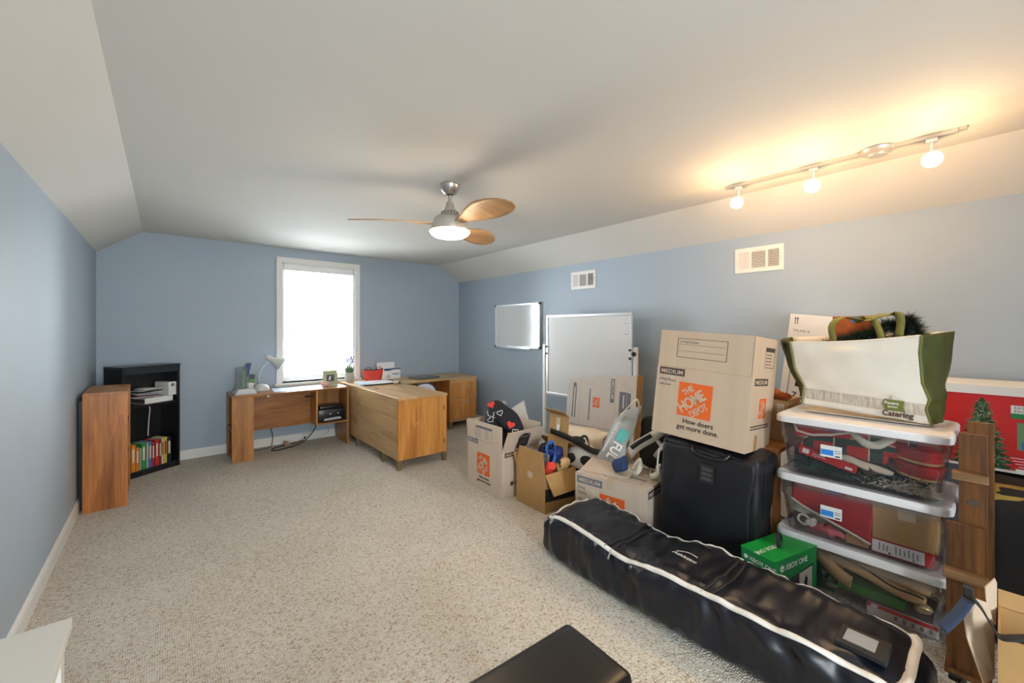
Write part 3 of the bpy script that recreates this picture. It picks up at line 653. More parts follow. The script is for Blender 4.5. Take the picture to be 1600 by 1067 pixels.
# ------------------------------------------------------------------ maple L desk: pedestal desk and rear credenza
T = .73
md = thing('pedestal_desk', 'maple desk projecting into the room with dark feet', 'desk', (1.785, 3.885, 0))
w, L = .56, 1.145
box(-.008, -.008, T-.026, w+.008, L, T, bev=.003).obj('desktop', 'maple_y', md)
box(0, .02, .10, .02, L, T-.026).obj('side_panel', 'maple_y', md)
box(0, 0, .10, w, .02, T-.026).obj('end_panel', 'maple_z', md); box(w-.02, .02, .10, w, .42, T-.026).obj('door', 'maple_z', md)
box(.02, .40, .10, w-.02, .42, T-.026).obj('inner_panel', 'maple_z', md); box(.02, .02, .10, w-.02, .40, .12).obj('floor_panel', 'maple_y', md)
for z in (.22, .58): box(w-.035, -.004, z-.025, w-.028, .0, z+.025).obj('hinge', 'black_plastic', md)
def foot(par, x, y, sx=1, sy=1):
    M().add([V(x, y, .10), V(x+.05*sx, y, .10), V(x+.05*sx, y+.05*sy, .10), V(x, y+.05*sy, .10), V(x, y, 0), V(x+.036*sx, y, 0), V(x+.036*sx, y+.036*sy, 0), V(x, y+.036*sy, 0)],
            [(0,1,2,3), (7,6,5,4), (0,4,5,1), (1,5,6,2), (2,6,7,3), (3,7,4,0)]).obj('leg', 'leg_bronze', par)
foot(md, 0, 0); foot(md, w, 0, -1); foot(md, 0, .42, 1, -1); foot(md, w, .42, -1, -1)
M().lathe([(.03, .0), (.03, .002)], (.10, .80, T), 16).obj('cable_grommet', 'dark_grey', md)
cr = thing('credenza_desk', 'maple credenza along the back wall with two drawers', 'desk', (1.785, 5.032, 0))
w, D = 1.765, .62
box(-.008, 0, T-.026, w+.01, D, T, bev=.003).obj('desktop', 'maple_x', cr)
box(0, 0, .10, .02, D, T-.026).obj('side_panel', 'maple_y', cr); box(.02, D-.02, .10, 1.30, D, T-.026).obj('modesty_panel', 'maple_x', cr)
box(1.30, 0, .10, 1.32, D, T-.026).obj('pedestal_side', 'cherry_z', cr); box(w-.02, 0, .10, w, D, T-.026).obj('pedestal_side', 'maple_z', cr)
box(1.32, D-.02, .10, w-.02, D, T-.026).obj('pedestal_back', 'maple_z', cr); box(1.32, .0, .10, w-.02, D-.02, .135).obj('pedestal_floor', 'maple_x', cr)
box(1.32, .012, .135, w-.02, .02, T-.026).obj('pedestal_face', 'maple_x', cr)
for z0, z1 in ((.445, .655), (.14, .432)):
    d = box(1.345, -.006, z0, w-.045, .012, z1, bev=.003).obj('drawer', 'maple_z', cr)
    zz = z1-.055; M().tube([(1.46, -.008, zz), (1.46, -.03, zz), (1.62, -.03, zz), (1.62, -.008, zz)], .006, 8).obj('handle', 'steel_satin', d)
for x, sx in ((1.30, 1), (w, -1), (0, 1)):
    foot(cr, x, 0, sx); foot(cr, x, D, sx, -1)
# on the maple desks
z = T+.001
pot = thing('lavender_pot', 'lavender plant in a grey pot on the desk corner', 'potted plant', (1.86, 5.545, z))
M().lathe([(.001, 0), (.042, 0), (.052, .02), (.056, .11), (.056, .125), (.048, .125), (.046, .11), (.001, .105)], n=22).obj('pot', 'pot_grey', pot, 'auto')
lf = M(); fl = M()
for i in range(130):
    a = random.random()*2*PI; r = random.random()*.036; hgt = random.uniform(.10, .18); b = V(r*math.cos(a), r*math.sin(a), .10); e = V(r*2.2*math.cos(a)+random.uniform(-.02, .02), r*2.2*math.sin(a)+random.uniform(-.02, .02), .11+hgt*random.uniform(.4, .8))
    lf.tube([b, (b+e)/2+V(0, 0, .01), e], [.003, .0042, .0008], 3)
for i in range(20):
    a = 2*PI*i/20; r = random.uniform(.02, .07); e = V(r*math.cos(a), r*math.sin(a), random.uniform(.25, .335)); lf.tube([V(e.x*.2, e.y*.2, .11), V(e.x*.6, e.y*.6, .20), e], .0013, 3)
    for j in range(6): fl.ball(e+V(random.uniform(-.004, .004), random.uniform(-.004, .004), -.007*j+.012), .0062-.0004*abs(j-2), 3)
lf.obj('foliage', 'stem_green', pot); fl.obj('flower_spikes', 'lavender', pot)
t = thing('red_pouch', 'red zipped pouch with black loop handles on the credenza', 'pouch', (2.165, 5.50, z))
def pf(u, v):
    a = 2*PI*u; wv = lerp(.105, .145, v**.7); dv_ = lerp(.05, .012, v); c_, s_ = math.cos(a), math.sin(a)
    return (wv*math.copysign(abs(c_)**.6, c_), dv_*math.copysign(abs(s_)**.8, s_), v*.135+(.012*abs(c_) if v > .9 else 0)+.004*nz((c_*wv, s_, v), 14))
m = M().grid(pf, 40, 12, cu=True); m.lathe([(.001, 0), (.09, 0)], n=20, mx=Matrix.Diagonal((1, .5, 1, 1))); m.obj('body', 'pouch_red', t, True)
M().tube([(-.14, 0, .148), (0, .0, .138), (.145, 0, .15)], .006, 6).obj('zip', 'black_plastic', t)
for x in (-.06, .085): M().tube(curve([(x-.035, .0, .135), (x-.03, 0, .165), (x, 0, .178), (x+.03, 0, .165), (x+.035, 0, .135)], 16), .004, 6).obj('handle', 'black_plastic', t)
t = thing('blue_supply_box', 'white and blue printed carton behind the red pouch', 'box', (2.44, 5.50, z))
box(-.12, 0, 0, .12, .10, .145, bev=.002).obj('carton', 'paper', t)
F = Face(t, (-.12, 0, 0), (1,0,0), (0,0,1)); F.poly('blue_band', [(0, .145), (0, .115), (.07, .115), (.14, .13), (.24, .128), (.24, .145)], 'blue_card'); F.poly('print', [(.12, .06), (.22, .06), (.22, .072), (.12, .072)], 'blue_card'); F.poly('picture', [(.04, .02), (.085, .02), (.095, .045), (.065, .06), (.04, .045)], 'pot_grey')
t = thing('white_carton', 'plain white carton standing behind the blue printed carton', 'box', (2.40, 5.61, z)); box(-.125, -.005, 0, .12, .035, .225, bev=.006).obj('carton', 'paper', t); box(-.12, -.0065, .19, .11, -.0052, .193).obj('lid_seam', 'pot_grey', t)
t = thing('document_tray', 'black edged portfolio with papers on the maple desk', 'portfolio', (1.86, 4.98, z), -.02)
box(.0, 0, 0, .46, .36, .014, bev=.002).obj('folder', 'black_plastic', t); box(.01, .012, .0145, .40, .36, .018).obj('paper', 'paper', t); M().slab((-.04, .06, .002), (.12, -.02, 0), (.03, .3, 0), (0, 0, .02)).obj('paper', 'paper_blue', t)
t = thing('computer_mouse', 'cream computer mouse beside the black portfolio', 'mouse', (2.245, 4.955, z), .3)
M().ball((0, 0, .0215), .028, 8, 1.6, .9, .75).obj('shell', 'cream_cloth', t, True); box(-.002, -.006, .036, .02, .006, .044, bev=.002).obj('wheel', 'dark_grey', t)
lp = thing('laptop', 'closed grey laptop lying on the credenza', 'laptop', (2.66, 5.14, z), .12)
box(0, 0, .002, .36, .25, .012, bev=.004).obj('base', 'laptop_grey', lp); box(0, 0, .013, .36, .25, .022, bev=.004).obj('lid', 'laptop_grey', lp); box(.16, .12, .0222, .20, .15, .0226).obj('emblem', 'aluminium', lp)
ch = thing('desk_chair', 'white and blue chair tucked behind the maple desk', 'chair', (2.555, 4.62, 0))
def cbk(u, v):
    a = lerp(-1.05, 1.05, u); r = .16; return (r*math.sin(a)*lerp(.9, 1, v), .05*(1-math.cos(a))*-1.6+.14+.03*v, .42+v*.30-.075*(abs(2*u-1)**2.5)*v)
M().grid(cbk, 18, 10).obj('backrest', 'chair_white', ch, True, solid=.018)
M().tube([V(*cbk(i/20, 1)) for i in range(21)], .010, 8).obj('edge_trim', 'chair_blue', ch, True)
M().box(-.16, -.10, .40, .06, .15, .43, .012).obj('seat', 'chair_white', ch)
for x in (-.15, .05):
    for y in (-.09, .12): M().tube([(x, y*.85, .40), (x, y, 0)], .012, 8).obj('leg', 'steel', ch)

# ------------------------------------------------------------------ cartons
def flap(par, p, d, ln, out, L, ang, m, th_=.004, taper=0):
    p, d, out = V(*p), V(*d), V(*out); v = V(0, 0, math.cos(ang))+out*math.sin(ang); n = d.cross(v).normalized()*th_
    if n.dot(out*math.cos(ang)-V(0, 0, math.sin(ang))) > 0: n = -n
    a, b = p, p+d*ln; e, f = p+d*taper+v*L, b-d*taper+v*L
    return M().prism([a, b, f, e], n).obj('flap', m, par)
def carton(name, label, loc, rot, w, d, h, m, inside, flaps, group=None, closed=False, floor=True):
    """local origin bottom centre; x depth (front = -x), y width"""
    t = thing(name, label, 'box', loc, rot, group); tk = .005; x, y = w/2, d/2
    for nm, q in (('front_panel', (-x, -y, 0, -x+tk, y, h)), ('back_panel', (x-tk, -y, 0, x, y, h)), ('side_panel', (-x+tk, -y, 0, x-tk, -y+tk, h)), ('side_panel', (-x+tk, y-tk, 0, x-tk, y, h))): box(*q).obj(nm, m, t)
    if floor: box(-x+tk, -y+tk, 0, x-tk, y-tk, tk).obj('bottom', inside, t)
    spec = {'f': ((-x, -y, h), (0,1,0), d, (-1,0,0)), 'b': ((x, -y, h), (0,1,0), d, (1,0,0)), 'r': ((-x, -y, h), (1,0,0), w, (0,-1,0)), 'l': ((-x, y, h), (1,0,0), w, (0,1,0))}
    for s_, (L, a, *rest) in flaps.items():
        p, dd, ln, out = spec[s_]; flap(t, p, dd, ln, out, L, a, m, taper=rest[0] if rest else 0)
    if closed:
        box(-x, -y, h, -.001, y, h+.004).obj('top_flap', m, t); box(.001, -y, h, x, y, h+.004).obj('top_flap', m, t)
    t['w'] = w; return t
def front_face(t, w, d): return Face(t, (-w/2, d/2, 0), (0,-1,0), (0,0,1))
def right_face(t, w, d): return Face(t, (-w/2, -d/2, 0), (1,0,0), (0,0,1))

# open branded box nearest the desks
w, d, h = .42, .505, .39
b1 = carton('moving_box', 'open orange-logo moving box with heart-print cloth inside', (2.14+w/2, 2.92, 0), 0, w, d, h, 'carton_light', 'carton_inside', {'f': (.215, .0, .0), 'r': (.20, .42, .0), 'l': (.20, .10, .0), 'b': (.20, .12, .0)}, 'printed moving boxes')
F = front_face(b1, w, d)
depot_logo(F, .15, .145, .185); F.text('How doers', .255, .108, .034, 'ink', 0, .95, .012, 'CENTER'); F.text('get more done.', .255, .076, .034, 'ink', 0, .95, .012, 'CENTER')
medium_tag(F, .008, .40, .155, .040); F.rect('form_header', .13, .545, .37, .565, 'ink_grey'); F.outline('form', .13, .44, .37, .565, .002, 'ink_grey', 0)
for i in range(5): F.rect('print_line', .145, .53-.016*i, .21, .533-.016*i, 'ink_grey'); F.rect('print_line', .26, .53-.016*i, .325, .533-.016*i, 'ink_grey')
G = right_face(b1, w, d); medium_tag(G, .03, .345, .16, .038, 'ink', 'carton'); G.rect('logo_square', .09, .10, .125, .135, 'ink_brown'); G.rect('print_line', .135, .105, .23, .11, 'ink_brown'); G.rect('print_line', .135, .12, .23, .125, 'ink_brown')
a_ = .42; G2 = Face(b1, (-w/2, -d/2, h), (1,0,0), (0, -math.sin(a_), math.cos(a_))); G2.poly('box_picture', [(.14, .03), (.22, .02), (.22, .13), (.14, .14)], 'ink', z=.004); G2.poly('box_picture', [(.225, .02), (.265, .04), (.265, .155), (.225, .13)], 'ink', z=.004); G2.poly('box_picture', [(.14, .145), (.22, .135), (.26, .16), (.19, .17)], 'ink', z=.004); G2.poly('box_picture', [(.155, .075), (.205, .07), (.205, .083), (.155, .088)], 'ink_brown', z=.005)

# heart-print cloth
t = thing('heart_cloth', 'black heart-print padded cloth spilling from the moving box', 'cloth', (2.36, 2.95, .10))
pp = curve([(-.06, -.10, .10), (-.08, -.12, .30), (-.06, .02, .42), (-.02, .11, .53), (.0, .12, .60)], 26)
pp2 = curve([(-.02, .12, .60), (-.02, .06, .585), (-.01, -.06, .53), (.0, -.2, .455), (.02, -.22, .36)], 26)
def soft(pts, rad, seed, amp=.02, sc=7):
    m = M(); n = 22; up = V(1, 0, 0); vs = []
    k = M().tube(pts, [rad*(math.sin(PI*min(1, max(0, (i+.4)/(len(pts)-.2))))**.35) for i in range(len(pts))], n)
    k.v = [tuple(V(*v)+V(*[nz(v, sc, seed+q)*amp for q in range(3)])) for v in k.v]; return k
soft(pp, .085, 1).obj('fold', 'hearts_black', t, True); soft(pp2, .088, 2).obj('fold', 'hearts_black', t, True)
def heart(par, c, r, nrm, roll, m, name='heart_print', ring=False):
    q = V(*nrm).normalized().to_track_quat('Z', 'Y').to_matrix().to_4x4() @ Matrix.Rotation(roll, 4, 'Z'); P = []
    for i in range(28):
        a = 2*PI*i/28; P.append((16*math.sin(a)**3/17*r, (13*math.cos(a)-5*math.cos(2*a)-2*math.cos(3*a)-math.cos(4*a))/17*r))
    c = V(*c)
    if ring: return M().tube([c+q @ V(x, y, 0) for x, y in P+[P[0]]], .0028, 5).obj(name, m, par)
    return M().prism([c+q @ V(x, y, 0) for x, y in P], q @ V(0, 0, .006)).obj(name, m, par)
nr = (-.75, -.6, .25)
nn0 = V(*nr).normalized()
for path, i, dz, r_, a, mm in ((pp2, 4, .02, .036, .5, 1), (pp2, 17, -.005, .038, -.3, 1), (pp, 9, .0, .034, .2, 1), (pp2, 11, .01, .028, .4, 0), (pp, 19, .0, .030, -.5, 0), (pp, 15, .02, .03, .9, 0), (pp2, 21, .0, .028, 0, 0), (pp2, 8, -.045, .026, 1.6, 0), (pp, 12, -.01, .026, 2.0, 0)):
    heart(t, path[i]+nn0*(.098)+V(0, 0, dz), r_, nr, a, 'hearts_red' if mm else 'white_ink', 'heart_print' if mm else 'heart_outline', not mm)
o = M().prism([(2.62, 3.30, .0), (2.62, 2.95, .0), (2.70, 2.95, .52), (2.71, 3.0, .60), (2.73, 3.06, .712), (2.705, 3.30, .57)], (.012, .004, 0)).obj('white_folder', 'carton_pale'); tag(o, 'pale cardboard sheet sticking up behind the heart cloth', 'cardboard')

# plain kraft carton with sports gear
w, d, h = .33, .345, .30
b2 = carton('kraft_carton', 'plain brown open carton full of sports gear', (2.235+w/2, 2.42, 0), -.03, w, d, h, 'carton_kraft', 'carton_inside', {'f': (.165, -.03, .03), 'l': (.10, .5, .0), 'r': (.165, 2.65, .02)})
flap(b2, (w/2, -d/2+.085, h), (0,1,.0), .25, (1,.12,0), .385, .12, 'carton_kraft', taper=.012); flap(b2, (w/2+.046, -d/2+.085+.02, h+.382), (0,1,0), .23, (-1,-.1,0), .10, 1.0, 'carton_kraft')
Face(b2, (w/2+.02, -d/2, h), (0,1,0), (0,0,1))
M().slab((w/2+.024, -d/2+.19, h+.27), (0, .05, 0), (.01, 0, .09), (-.002, 0, 0)).obj('tape_strip', 'tape', b2); M().slab((w/2+.022, -d/2+.20, h+.25), (0, .03, .006), (.006, -.008, .05), (-.004, 0, 0)).obj('price_tag', 'paper', b2)
F = front_face(b2, w, d); F.rect('tape_strip', .14, .235, .20, .285, 'tape')
G = right_face(b2, w, d); G.poly('black_print', [(.004, .09), (.326, .06), (.326, .13), (.004, .19)], 'ink')
o = M().grid(lambda u, v: (2.30+.03*v+.012*nz((u, v, 0), 4), lerp(2.56, 2.30, u), .16+v*(.295-.03*u)+.01*nz((u, v, 2), 5)), 14, 10).obj('poly_bag', 'poly_bag', None, True, solid=.002); tag(o, 'clear plastic bag at the front of the kraft carton', 'plastic bag')
t = thing('goggle_case', 'glossy blue hard case in the kraft carton', 'case', (2.44, 2.40, .31), (.10, -.30, .45))
M().box(-.06, -.10, 0, .06, .10, .16, .03, 4).obj('shell', 'blue_gloss', t, 'auto'); M().tube([(-.072, -.11, .09), (-.074, 0, .10), (-.072, .11, .09)], .008, 6).obj('trim', 'black_plastic', t)
o = M().ribbon(curve([(2.33, 2.32, .40), (2.36, 2.36, .47), (2.42, 2.36, .50), (2.40, 2.30, .43), (2.34, 2.27, .36)], 24), (0, .4, 1), .03, .004).obj('blue_strap', 'blue_bright', None, True); tag(o, 'bright blue strap curling over the kraft carton edge', 'strap')
o = M().ribbon(curve([(2.30, 2.38, .30), (2.33, 2.40, .44), (2.38, 2.38, .49), (2.42, 2.32, .42), (2.40, 2.26, .32)], 24), (.3, 1, .2), .035, .005).obj('black_strap', 'black_cloth', None, True); tag(o, 'black padded strap looping beside the clear plastic bag', 'strap')
o = soft(curve([(2.31, 2.33, .26), (2.33, 2.30, .33), (2.36, 2.29, .36)], 10), .045, 5, .03, 18).obj('red_cloth_scrap', 'hearts_red', None, True); tag(o, 'bright red cloth scrap in the kraft carton', 'cloth')
o = soft(curve([(2.40, 2.30, .28), (2.46, 2.28, .33), (2.52, 2.29, .32)], 10), .05, 6, .03, 16).obj('tan_glove', 'tan_cloth', None, True); tag(o, 'tan cloth bundle beside the red scrap', 'cloth')

# low kraft box behind, carrying the loose gear
w, d, h = .44, .56, .34
b5 = carton('low_kraft_box', 'brown box behind the sports carton under the canvas bag', (2.965, 2.45, 0), -.03, w, d, h, 'carton_kraft', 'carton_inside', {'f': (.20, .85, .02)}, closed=True)
t = thing('protective_vest', 'white padded sports guard with two black oval pads', 'sports guard', (2.595, 2.20, .19), (0, 0, .12))
def vest(u, v): 
    y = lerp(.20, -.20, u); return (.06*(2*u-1)**2-.02+.05*v, y, .10+v*(.17-.05*(2*u-1)**2)-.03*(2*u-1)**2)
M().grid(vest, 16, 8).obj('shell', 'gear_white', t, True, solid=.03)
for u in (.27, .62):
    c = V(*vest(u, .45))+V(-.018, 0, 0); M().lathe([(.001, .014), (.03, .012), (.044, .0), (.046, -.012)], c, 18, Matrix.Rotation(-PI/2+.25, 4, 'Y') @ Matrix.Diagonal((.9, 1.25, 1, 1))).obj('oval_pad', 'black_cloth', t, 'auto')
M().ribbon(curve([(-.02, .30, .36), (-.02, .15, .34), (-.03, .0, .31), (-.02, -.12, .27), (.02, -.26, .26)], 22), (0, .1, 1), .045, .004).obj('strap', 'black_cloth', t, True)
M().ribbon(curve([(-.02, .02, .31), (-.03, -.02, .36), (-.02, -.06, .37), (-.03, -.1, .29)], 14), (.2, .5, 1), .02, .003).obj('strap', 'black_cloth', t, True)
M().ball((-.02, .02, .33), .05, 8, .7, 1.4, .6).obj('shoulder_cup', 'black_cloth', t, True)
box(-.02, -.18, 0, .06, .18, .09, bev=.02).obj('waist_pad', 'black_cloth', t)
t = thing('canvas_bag', 'cream canvas bag lying across the brown boxes', 'bag', (2.92, 2.45, .352))
def cv(u, v):
    a = 2*PI*u; y = lerp(.33, -.30, v); r = .085+.02*math.sin(v*PI)+.02*nz((u*3, v*3, 1), 1.5); z_ = .075+r*math.sin(a)*(.8+.25*v); x_ = r*1.5*math.cos(a)
    return (x_+.02*nz((x_, y, z_), 9), y, max(.004, z_+.018*nz((x_*2, y*2, 3), 6)))
M().grid(cv, 36, 24, cu=True).obj('body', 'cream_cloth', t, True, solid=.004)
M().ball((0, -.24, .075), .075, 8, 1.2, .5, .9).obj('contents', 'carton_inside', t, True)
o = soft(curve([(2.78, 2.52, .37), (2.77, 2.38, .41), (2.80, 2.22, .39)], 14), .06, 8, .05, 9).obj('cream_cloth', 'cream_cloth', None, True); tag(o, 'crumpled cream cloth in front of the canvas bag', 'cloth')
o = M().slab((2.66, 2.13, .352), (0, -.18, .0), (.16, .0, .0), (0, 0, .03)).obj('white_book', 'paper'); tag(o, 'white book lying near the grey tote', 'book')

# closed branded box
w, d, h = .41, .542, .376
b3 = carton('moving_box', 'closed orange-logo moving box behind the long black bag', (2.54, 1.766, 0), .135, w, d, h, 'carton_light', 'carton_inside', {}, 'printed moving boxes', closed=True)
F = front_face(b3, w, d); depot_logo(F, .20, .085, .19); medium_tag(F, .015, .31, .205, .05)
F.text('Living', .02, .27, .034, 'ink_grey', -.03, .8); F.text('Books', .025, .232, .034, 'ink_grey', .05, .8); F.text('Max', .025, .185, .03, 'ink_grey', 0, .8); F.text('How doers', .295, .05, .034, 'ink', 0, .95, .012, 'CENTER')
M().slab((-w/2-.001, .02, h-.06), (0, -.04, 0), (0, -.012, .064), (-.001, 0, 0)).obj('tape_strip', 'tape', b3); M().slab((-w/2, .02, h+.0042), (0, -.05, 0), (w*.9, 0, 0), (0, 0, .0008)).obj('tape_strip', 'tape', b3)
G = right_face(b3, w, d); medium_tag(G, .03, .31, .2, .05, 'ink', 'carton')
Tp = Face(b3, (-w/2, d/2, h+.004), (0,-1,0), (1,0,0)); Tp.outline('form', .20, .06, .47, .17, .003, 'ink_grey', 1); Tp.rect('form_header', .20, .15, .47, .17, 'ink_grey'); Tp.outline('form', .2, .24, .47, .36, .002, 'ink_brown')
flap(b3, (-.16, d/2-.01, h+.006), (.16, -.987, 0), .36, (.987, .16, 0), .30, 1.44, 'carton_light')

# suitcase
sc_ = thing('suitcase', 'tall dark upright suitcase carrying a moving box', 'suitcase', (2.585, 1.155, .016), (.055, 0, .0))
def rbox(x0, y0, z0, x1, y1, z1, r, amp, seed, n=10):
    b = bmesh.new(); bmesh.ops.create_cube(b, size=1)
    for v in b.verts: v.co = V((v.co.x+.5)*(x1-x0)+x0, (v.co.y+.5)*(y1-y0)+y0, (v.co.z+.5)*(z1-z0)+z0)
    bmesh.ops.bevel(b, geom=b.edges[:], offset=r, segments=3, affect='EDGES', profile=.5)
    bmesh.ops.subdivide_edges(b, edges=[e for e in b.edges if e.calc_length() > r*3], cuts=n, use_grid_fill=True)
    for v in b.verts: v.co += V(*[nz(v.co, 5, seed+q)*amp for q in range(3)])
    return M().bm(b)
rbox(-.135, -.285, .03, .135, .285, .705, .03, .024, 3, 12).obj('body', 'suitcase_cloth', sc_, True)
rbox(-.152, -.262, .05, -.10, .268, .685, .02, .016, 9, 12).obj('front_pocket', 'suitcase_cloth', sc_, True)
for y in (-.262, .268): M().tube(curve([(-.137, y, .05), (-.139, y, .3), (-.137, y*.985, .69)], 20), .005, 6).obj('piping', 'black_plastic', sc_, True)
M().tube([(-.05, -.287, .05), (-.052, -.292, .35), (-.05, -.286, .70)], .0035, 6).obj('zip', 'black_plastic', sc_)
M().tube(curve([(-.135, .085, .70), (-.165, .06, .672), (-.17, -.01, .66), (-.165, -.10, .668), (-.135, -.13, .70)], 24), .011, 8).obj('handle', 'black_plastic', sc_, True)
box(-.172, -.06, .505, -.158, .02, .615, bev=.004).obj('badge', 'black_rubber', sc_)
for i in range(3): box(-.1745, -.05, .525+.028*i, -.1715, .01, .543+.028*i, bev=.001).obj('badge_rib', 'dark_grey', sc_)
for y in (-.22, .22): M().lathe([(.002, -.018), (.03, -.018), (.03, .018), (.002, .018)], (.1, y, .03), 14, Matrix.Rotation(PI/2, 4, 'X')).obj('wheel', 'black_rubber', sc_)
for y in (-.2, .2): M().lathe([(.02, 0), (.02, .04)], (-.09, y, 0), 12).obj('foot', 'black_rubber', sc_)
M().tube(curve([(-.12, .288, .62), (-.12, .312, .60), (-.12, .318, .5), (-.12, .30, .44)], 14), .006, 6).obj('side_handle', 'gear_white', sc_, True)

# tall branded box on the suitcase
w, d, h, fl_ = .406, .559, .425, .229
b4 = carton('moving_box', 'large orange-logo moving box balanced on the suitcase', (2.632, 1.191, .735), (.062, .083, .027), w, d, h, 'carton', 'carton_inside', {'f': (fl_, 0), 'r': (fl_, 0), 'l': (fl_, 0), 'b': (fl_, 0)}, 'printed moving boxes')
F = front_face(b4, w, d)
depot_logo(F, .155, .135, .205, 'carton'); F.text('How doers', .29, .092, .040, 'ink', 0, 1, .014, 'CENTER'); F.text('get more done.', .29, .054, .040, 'ink', 0, 1, .014, 'CENTER')
medium_tag(F, .018, .372, .165, .046, 'ink_brown', 'carton'); F.text('Living Room', .02, .337, .028, 'ink_grey', -.05, .8); F.text('Hall Door', .025, .303, .024, 'ink_grey', .02, .8)
F.outline('form', .12, .49, .42, .61, .003, 'ink_brown', 2); F.text('Living Room', .135, .582, .026, 'ink_grey', -.02, .9); F.rect('fold_line', 0, .424, d, .426, 'carton_inside', .0005)
G = right_face(b4, w, d); medium_tag(G, .055, .375, .22, .042, 'ink_brown', 'carton'); depot_logo(G, .16, .185, .115, 'carton'); G.rect('print_line', .05, .125, .35, .132, 'ink_brown'); G.rect('print_line', .05, .14, .35, .147, 'ink_brown')
G.outline('form', .19, .48, .35, .60, .003, 'ink_brown', 0); G.rect('form_header', .19, .575, .35, .60, 'ink_brown')
for i in range(4): G.rect('print_line', .205, .555-.019*i, .30, .559-.019*i, 'ink_brown')
G.rect('tape_strip', .13, 0, .18, .09, 'carton_inside')

# flattened boxes against the whiteboard
for i in range(4):
    t = thing('flat_box', ('front', 'second', 'third', 'rearmost')[i]+' flattened moving box leaning on the rolling whiteboard', 'box', (3.25+.014*i, 2.60-.012*i, 0), (.0, .10, 0), 'flattened moving boxes')
    M().prism([(0, -.43, .055), (0, .41, .0), (0, .41, .90), (0, -.43, 1.0)], (.008, 0, 0)).obj('sheet', 'carton_pale' if i == 0 else 'carton_kraft', t)
    if i == 0:
        F = Face(t, (0, .41, 0), (0,-1,0), (0,0,1)); z0 = .0
        F.poly('fold_line', [(0, .425), (.84, .455), (.84, .459), (0, .429)], 'ink_grey'); F.poly('fold_line', [(.60, 0), (.603, 0), (.62, .96), (.617, .96)], 'carton'); F.poly('fold_line', [(.17, 0), (.172, 0), (.175, .9), (.173, .9)], 'carton')
        for zz in (.76, .25): F.poly('size_label', [(.555, zz-.05), (.60, zz-.045), (.60, zz+.185), (.555, zz+.18)], 'ink_grey'); F.text('MEDIUM', .564, zz+.172, .044, 'carton_pale', -PI/2, 1.1, .012)
        F.poly('box_picture', [(.66, .62), (.74, .60), (.74, .83), (.66, .83)], 'ink_grey'); F.poly('box_picture', [(.745, .60), (.785, .63), (.785, .82), (.745, .83)], 'ink_grey'); F.poly('box_picture', [(.665, .60), (.74, .585), (.785, .60), (.78, .61), (.70, .61)], 'ink_grey'); F.poly('box_picture', [(.70, .68), (.715, .677), (.715, .80), (.70, .80)], 'carton_pale', z=.001)
        F.rect('logo_square', .345, .64, .43, .74, 'hd_orange', .0006); F.text('HOME', .362, .655, .035, 'carton_pale', .8, .8, .02); F.text('DEPOT', .392, .648, .024, 'carton_pale', .8, .8, .02); F.text('THE', .352, .70, .022, 'carton_pale', .8, .8, .02)
        for a in (.295, .11, .075): F.poly('print_line', [(a, .50), (a+.014, .50), (a+.016, .82), (a+.002, .82)], 'ink_grey')
        F.poly('seal', [(.10+.022*math.cos(q*PI/6), .84+.026*math.sin(q*PI/6)) for q in range(12)], 'ink_grey')

# tote bag, denim, backpack
t = thing('grey_tote', 'grey shopping tote with teal lettering slumped on the closed box', 'tote bag', (2.62, 1.86, .381))
P0 = [V(-.05, .19, 0), V(.06, .05, .37), V(.10, -.13, .45), V(-.02, -.03, 0)]
def bl(P, u, v, b, sd): p = P[0].lerp(P[3], u).lerp(P[1].lerp(P[2], u), v); return p+V(-1, -.3, .2)*b*math.sin(PI*u)*math.sin(PI*min(1, v*1.1))+V(*[nz((u*2, v*2, sd), 2, q)*.012 for q in range(3)])
M().grid(lambda u, v: bl(P0, u, v, .03, 1), 14, 16).obj('front_panel', 'grey_tote', t, True, solid=.003)
P1 = [p+V(.10, .06, .0) for p in P0]; M().grid(lambda u, v: bl(P1, u, v, -.02, 2), 14, 16).obj('back_panel', 'grey_tote', t, True, solid=.003)
M().prism([P0[0], P0[1], P1[1], P1[0]], (.001, .003, 0)).obj('side_panel', 'grey_tote', t); M().prism([P0[3], P0[2], P1[2], P1[3]], (.001, -.003, 0)).obj('side_panel', 'grey_tote', t)
vv = (P0[1]-P0[0]).normalized(); uu = (P0[3]-P0[0]).normalized(); nn = vv.cross(uu).normalized(); uu = nn.cross(vv)
Fb = Face(t, P0[0]+V(-1, -.3, .2)*.036, vv, -vv.cross(-nn if nn.x < 0 else nn))
up_ = Fb.n
nv = V(-.87, -.42, .25).normalized(); rv = (-vv).normalized(); uv = nv.cross(rv).normalized(); rv = uv.cross(nv)
Fb = Face(t, P0[1]+nv*.052, rv, uv)
Fb.text('Paddle to Adventure', .03, .028, .030, 'white_ink', 0, 1.0, .006); Fb.text('FUL', .17, .075, .10, 'white_ink', 0, .8, .03); Fb.text('S', .085, .075, .10, 'teal_ink', 0, .9, .05)
Fb.rect('teal_band', .06, .075, .16, .135, 'teal_ink', .002)
M().ribbon(curve([P0[1]+V(-.02, -.03, 0), P0[1]+V(-.05, -.10, .06), P0[2]+V(-.06, .0, .07), P0[2]+V(-.01, 0, -.02)], 20), (1, .3, .4), .03, .002).obj('handle', 'trim_rope', t, True)
o = soft(curve([(2.50, 1.80, .42), (2.47, 1.74, .46), (2.50, 1.70, .50)], 12), .045, 11, .02, 18).obj('denim_roll', 'denim', None, True); tag(o, 'rolled dark blue denim on the closed moving box', 'clothing')
bp_ = thing('backpack', 'black backpack with tan cross straps behind the closed box', 'backpack', (2.84, 1.57, .382))
rbox(-.12, -.15, 0, .12, .19, .38, .06, .03, 14, 8).obj('body', 'black_cloth', bp_, True)
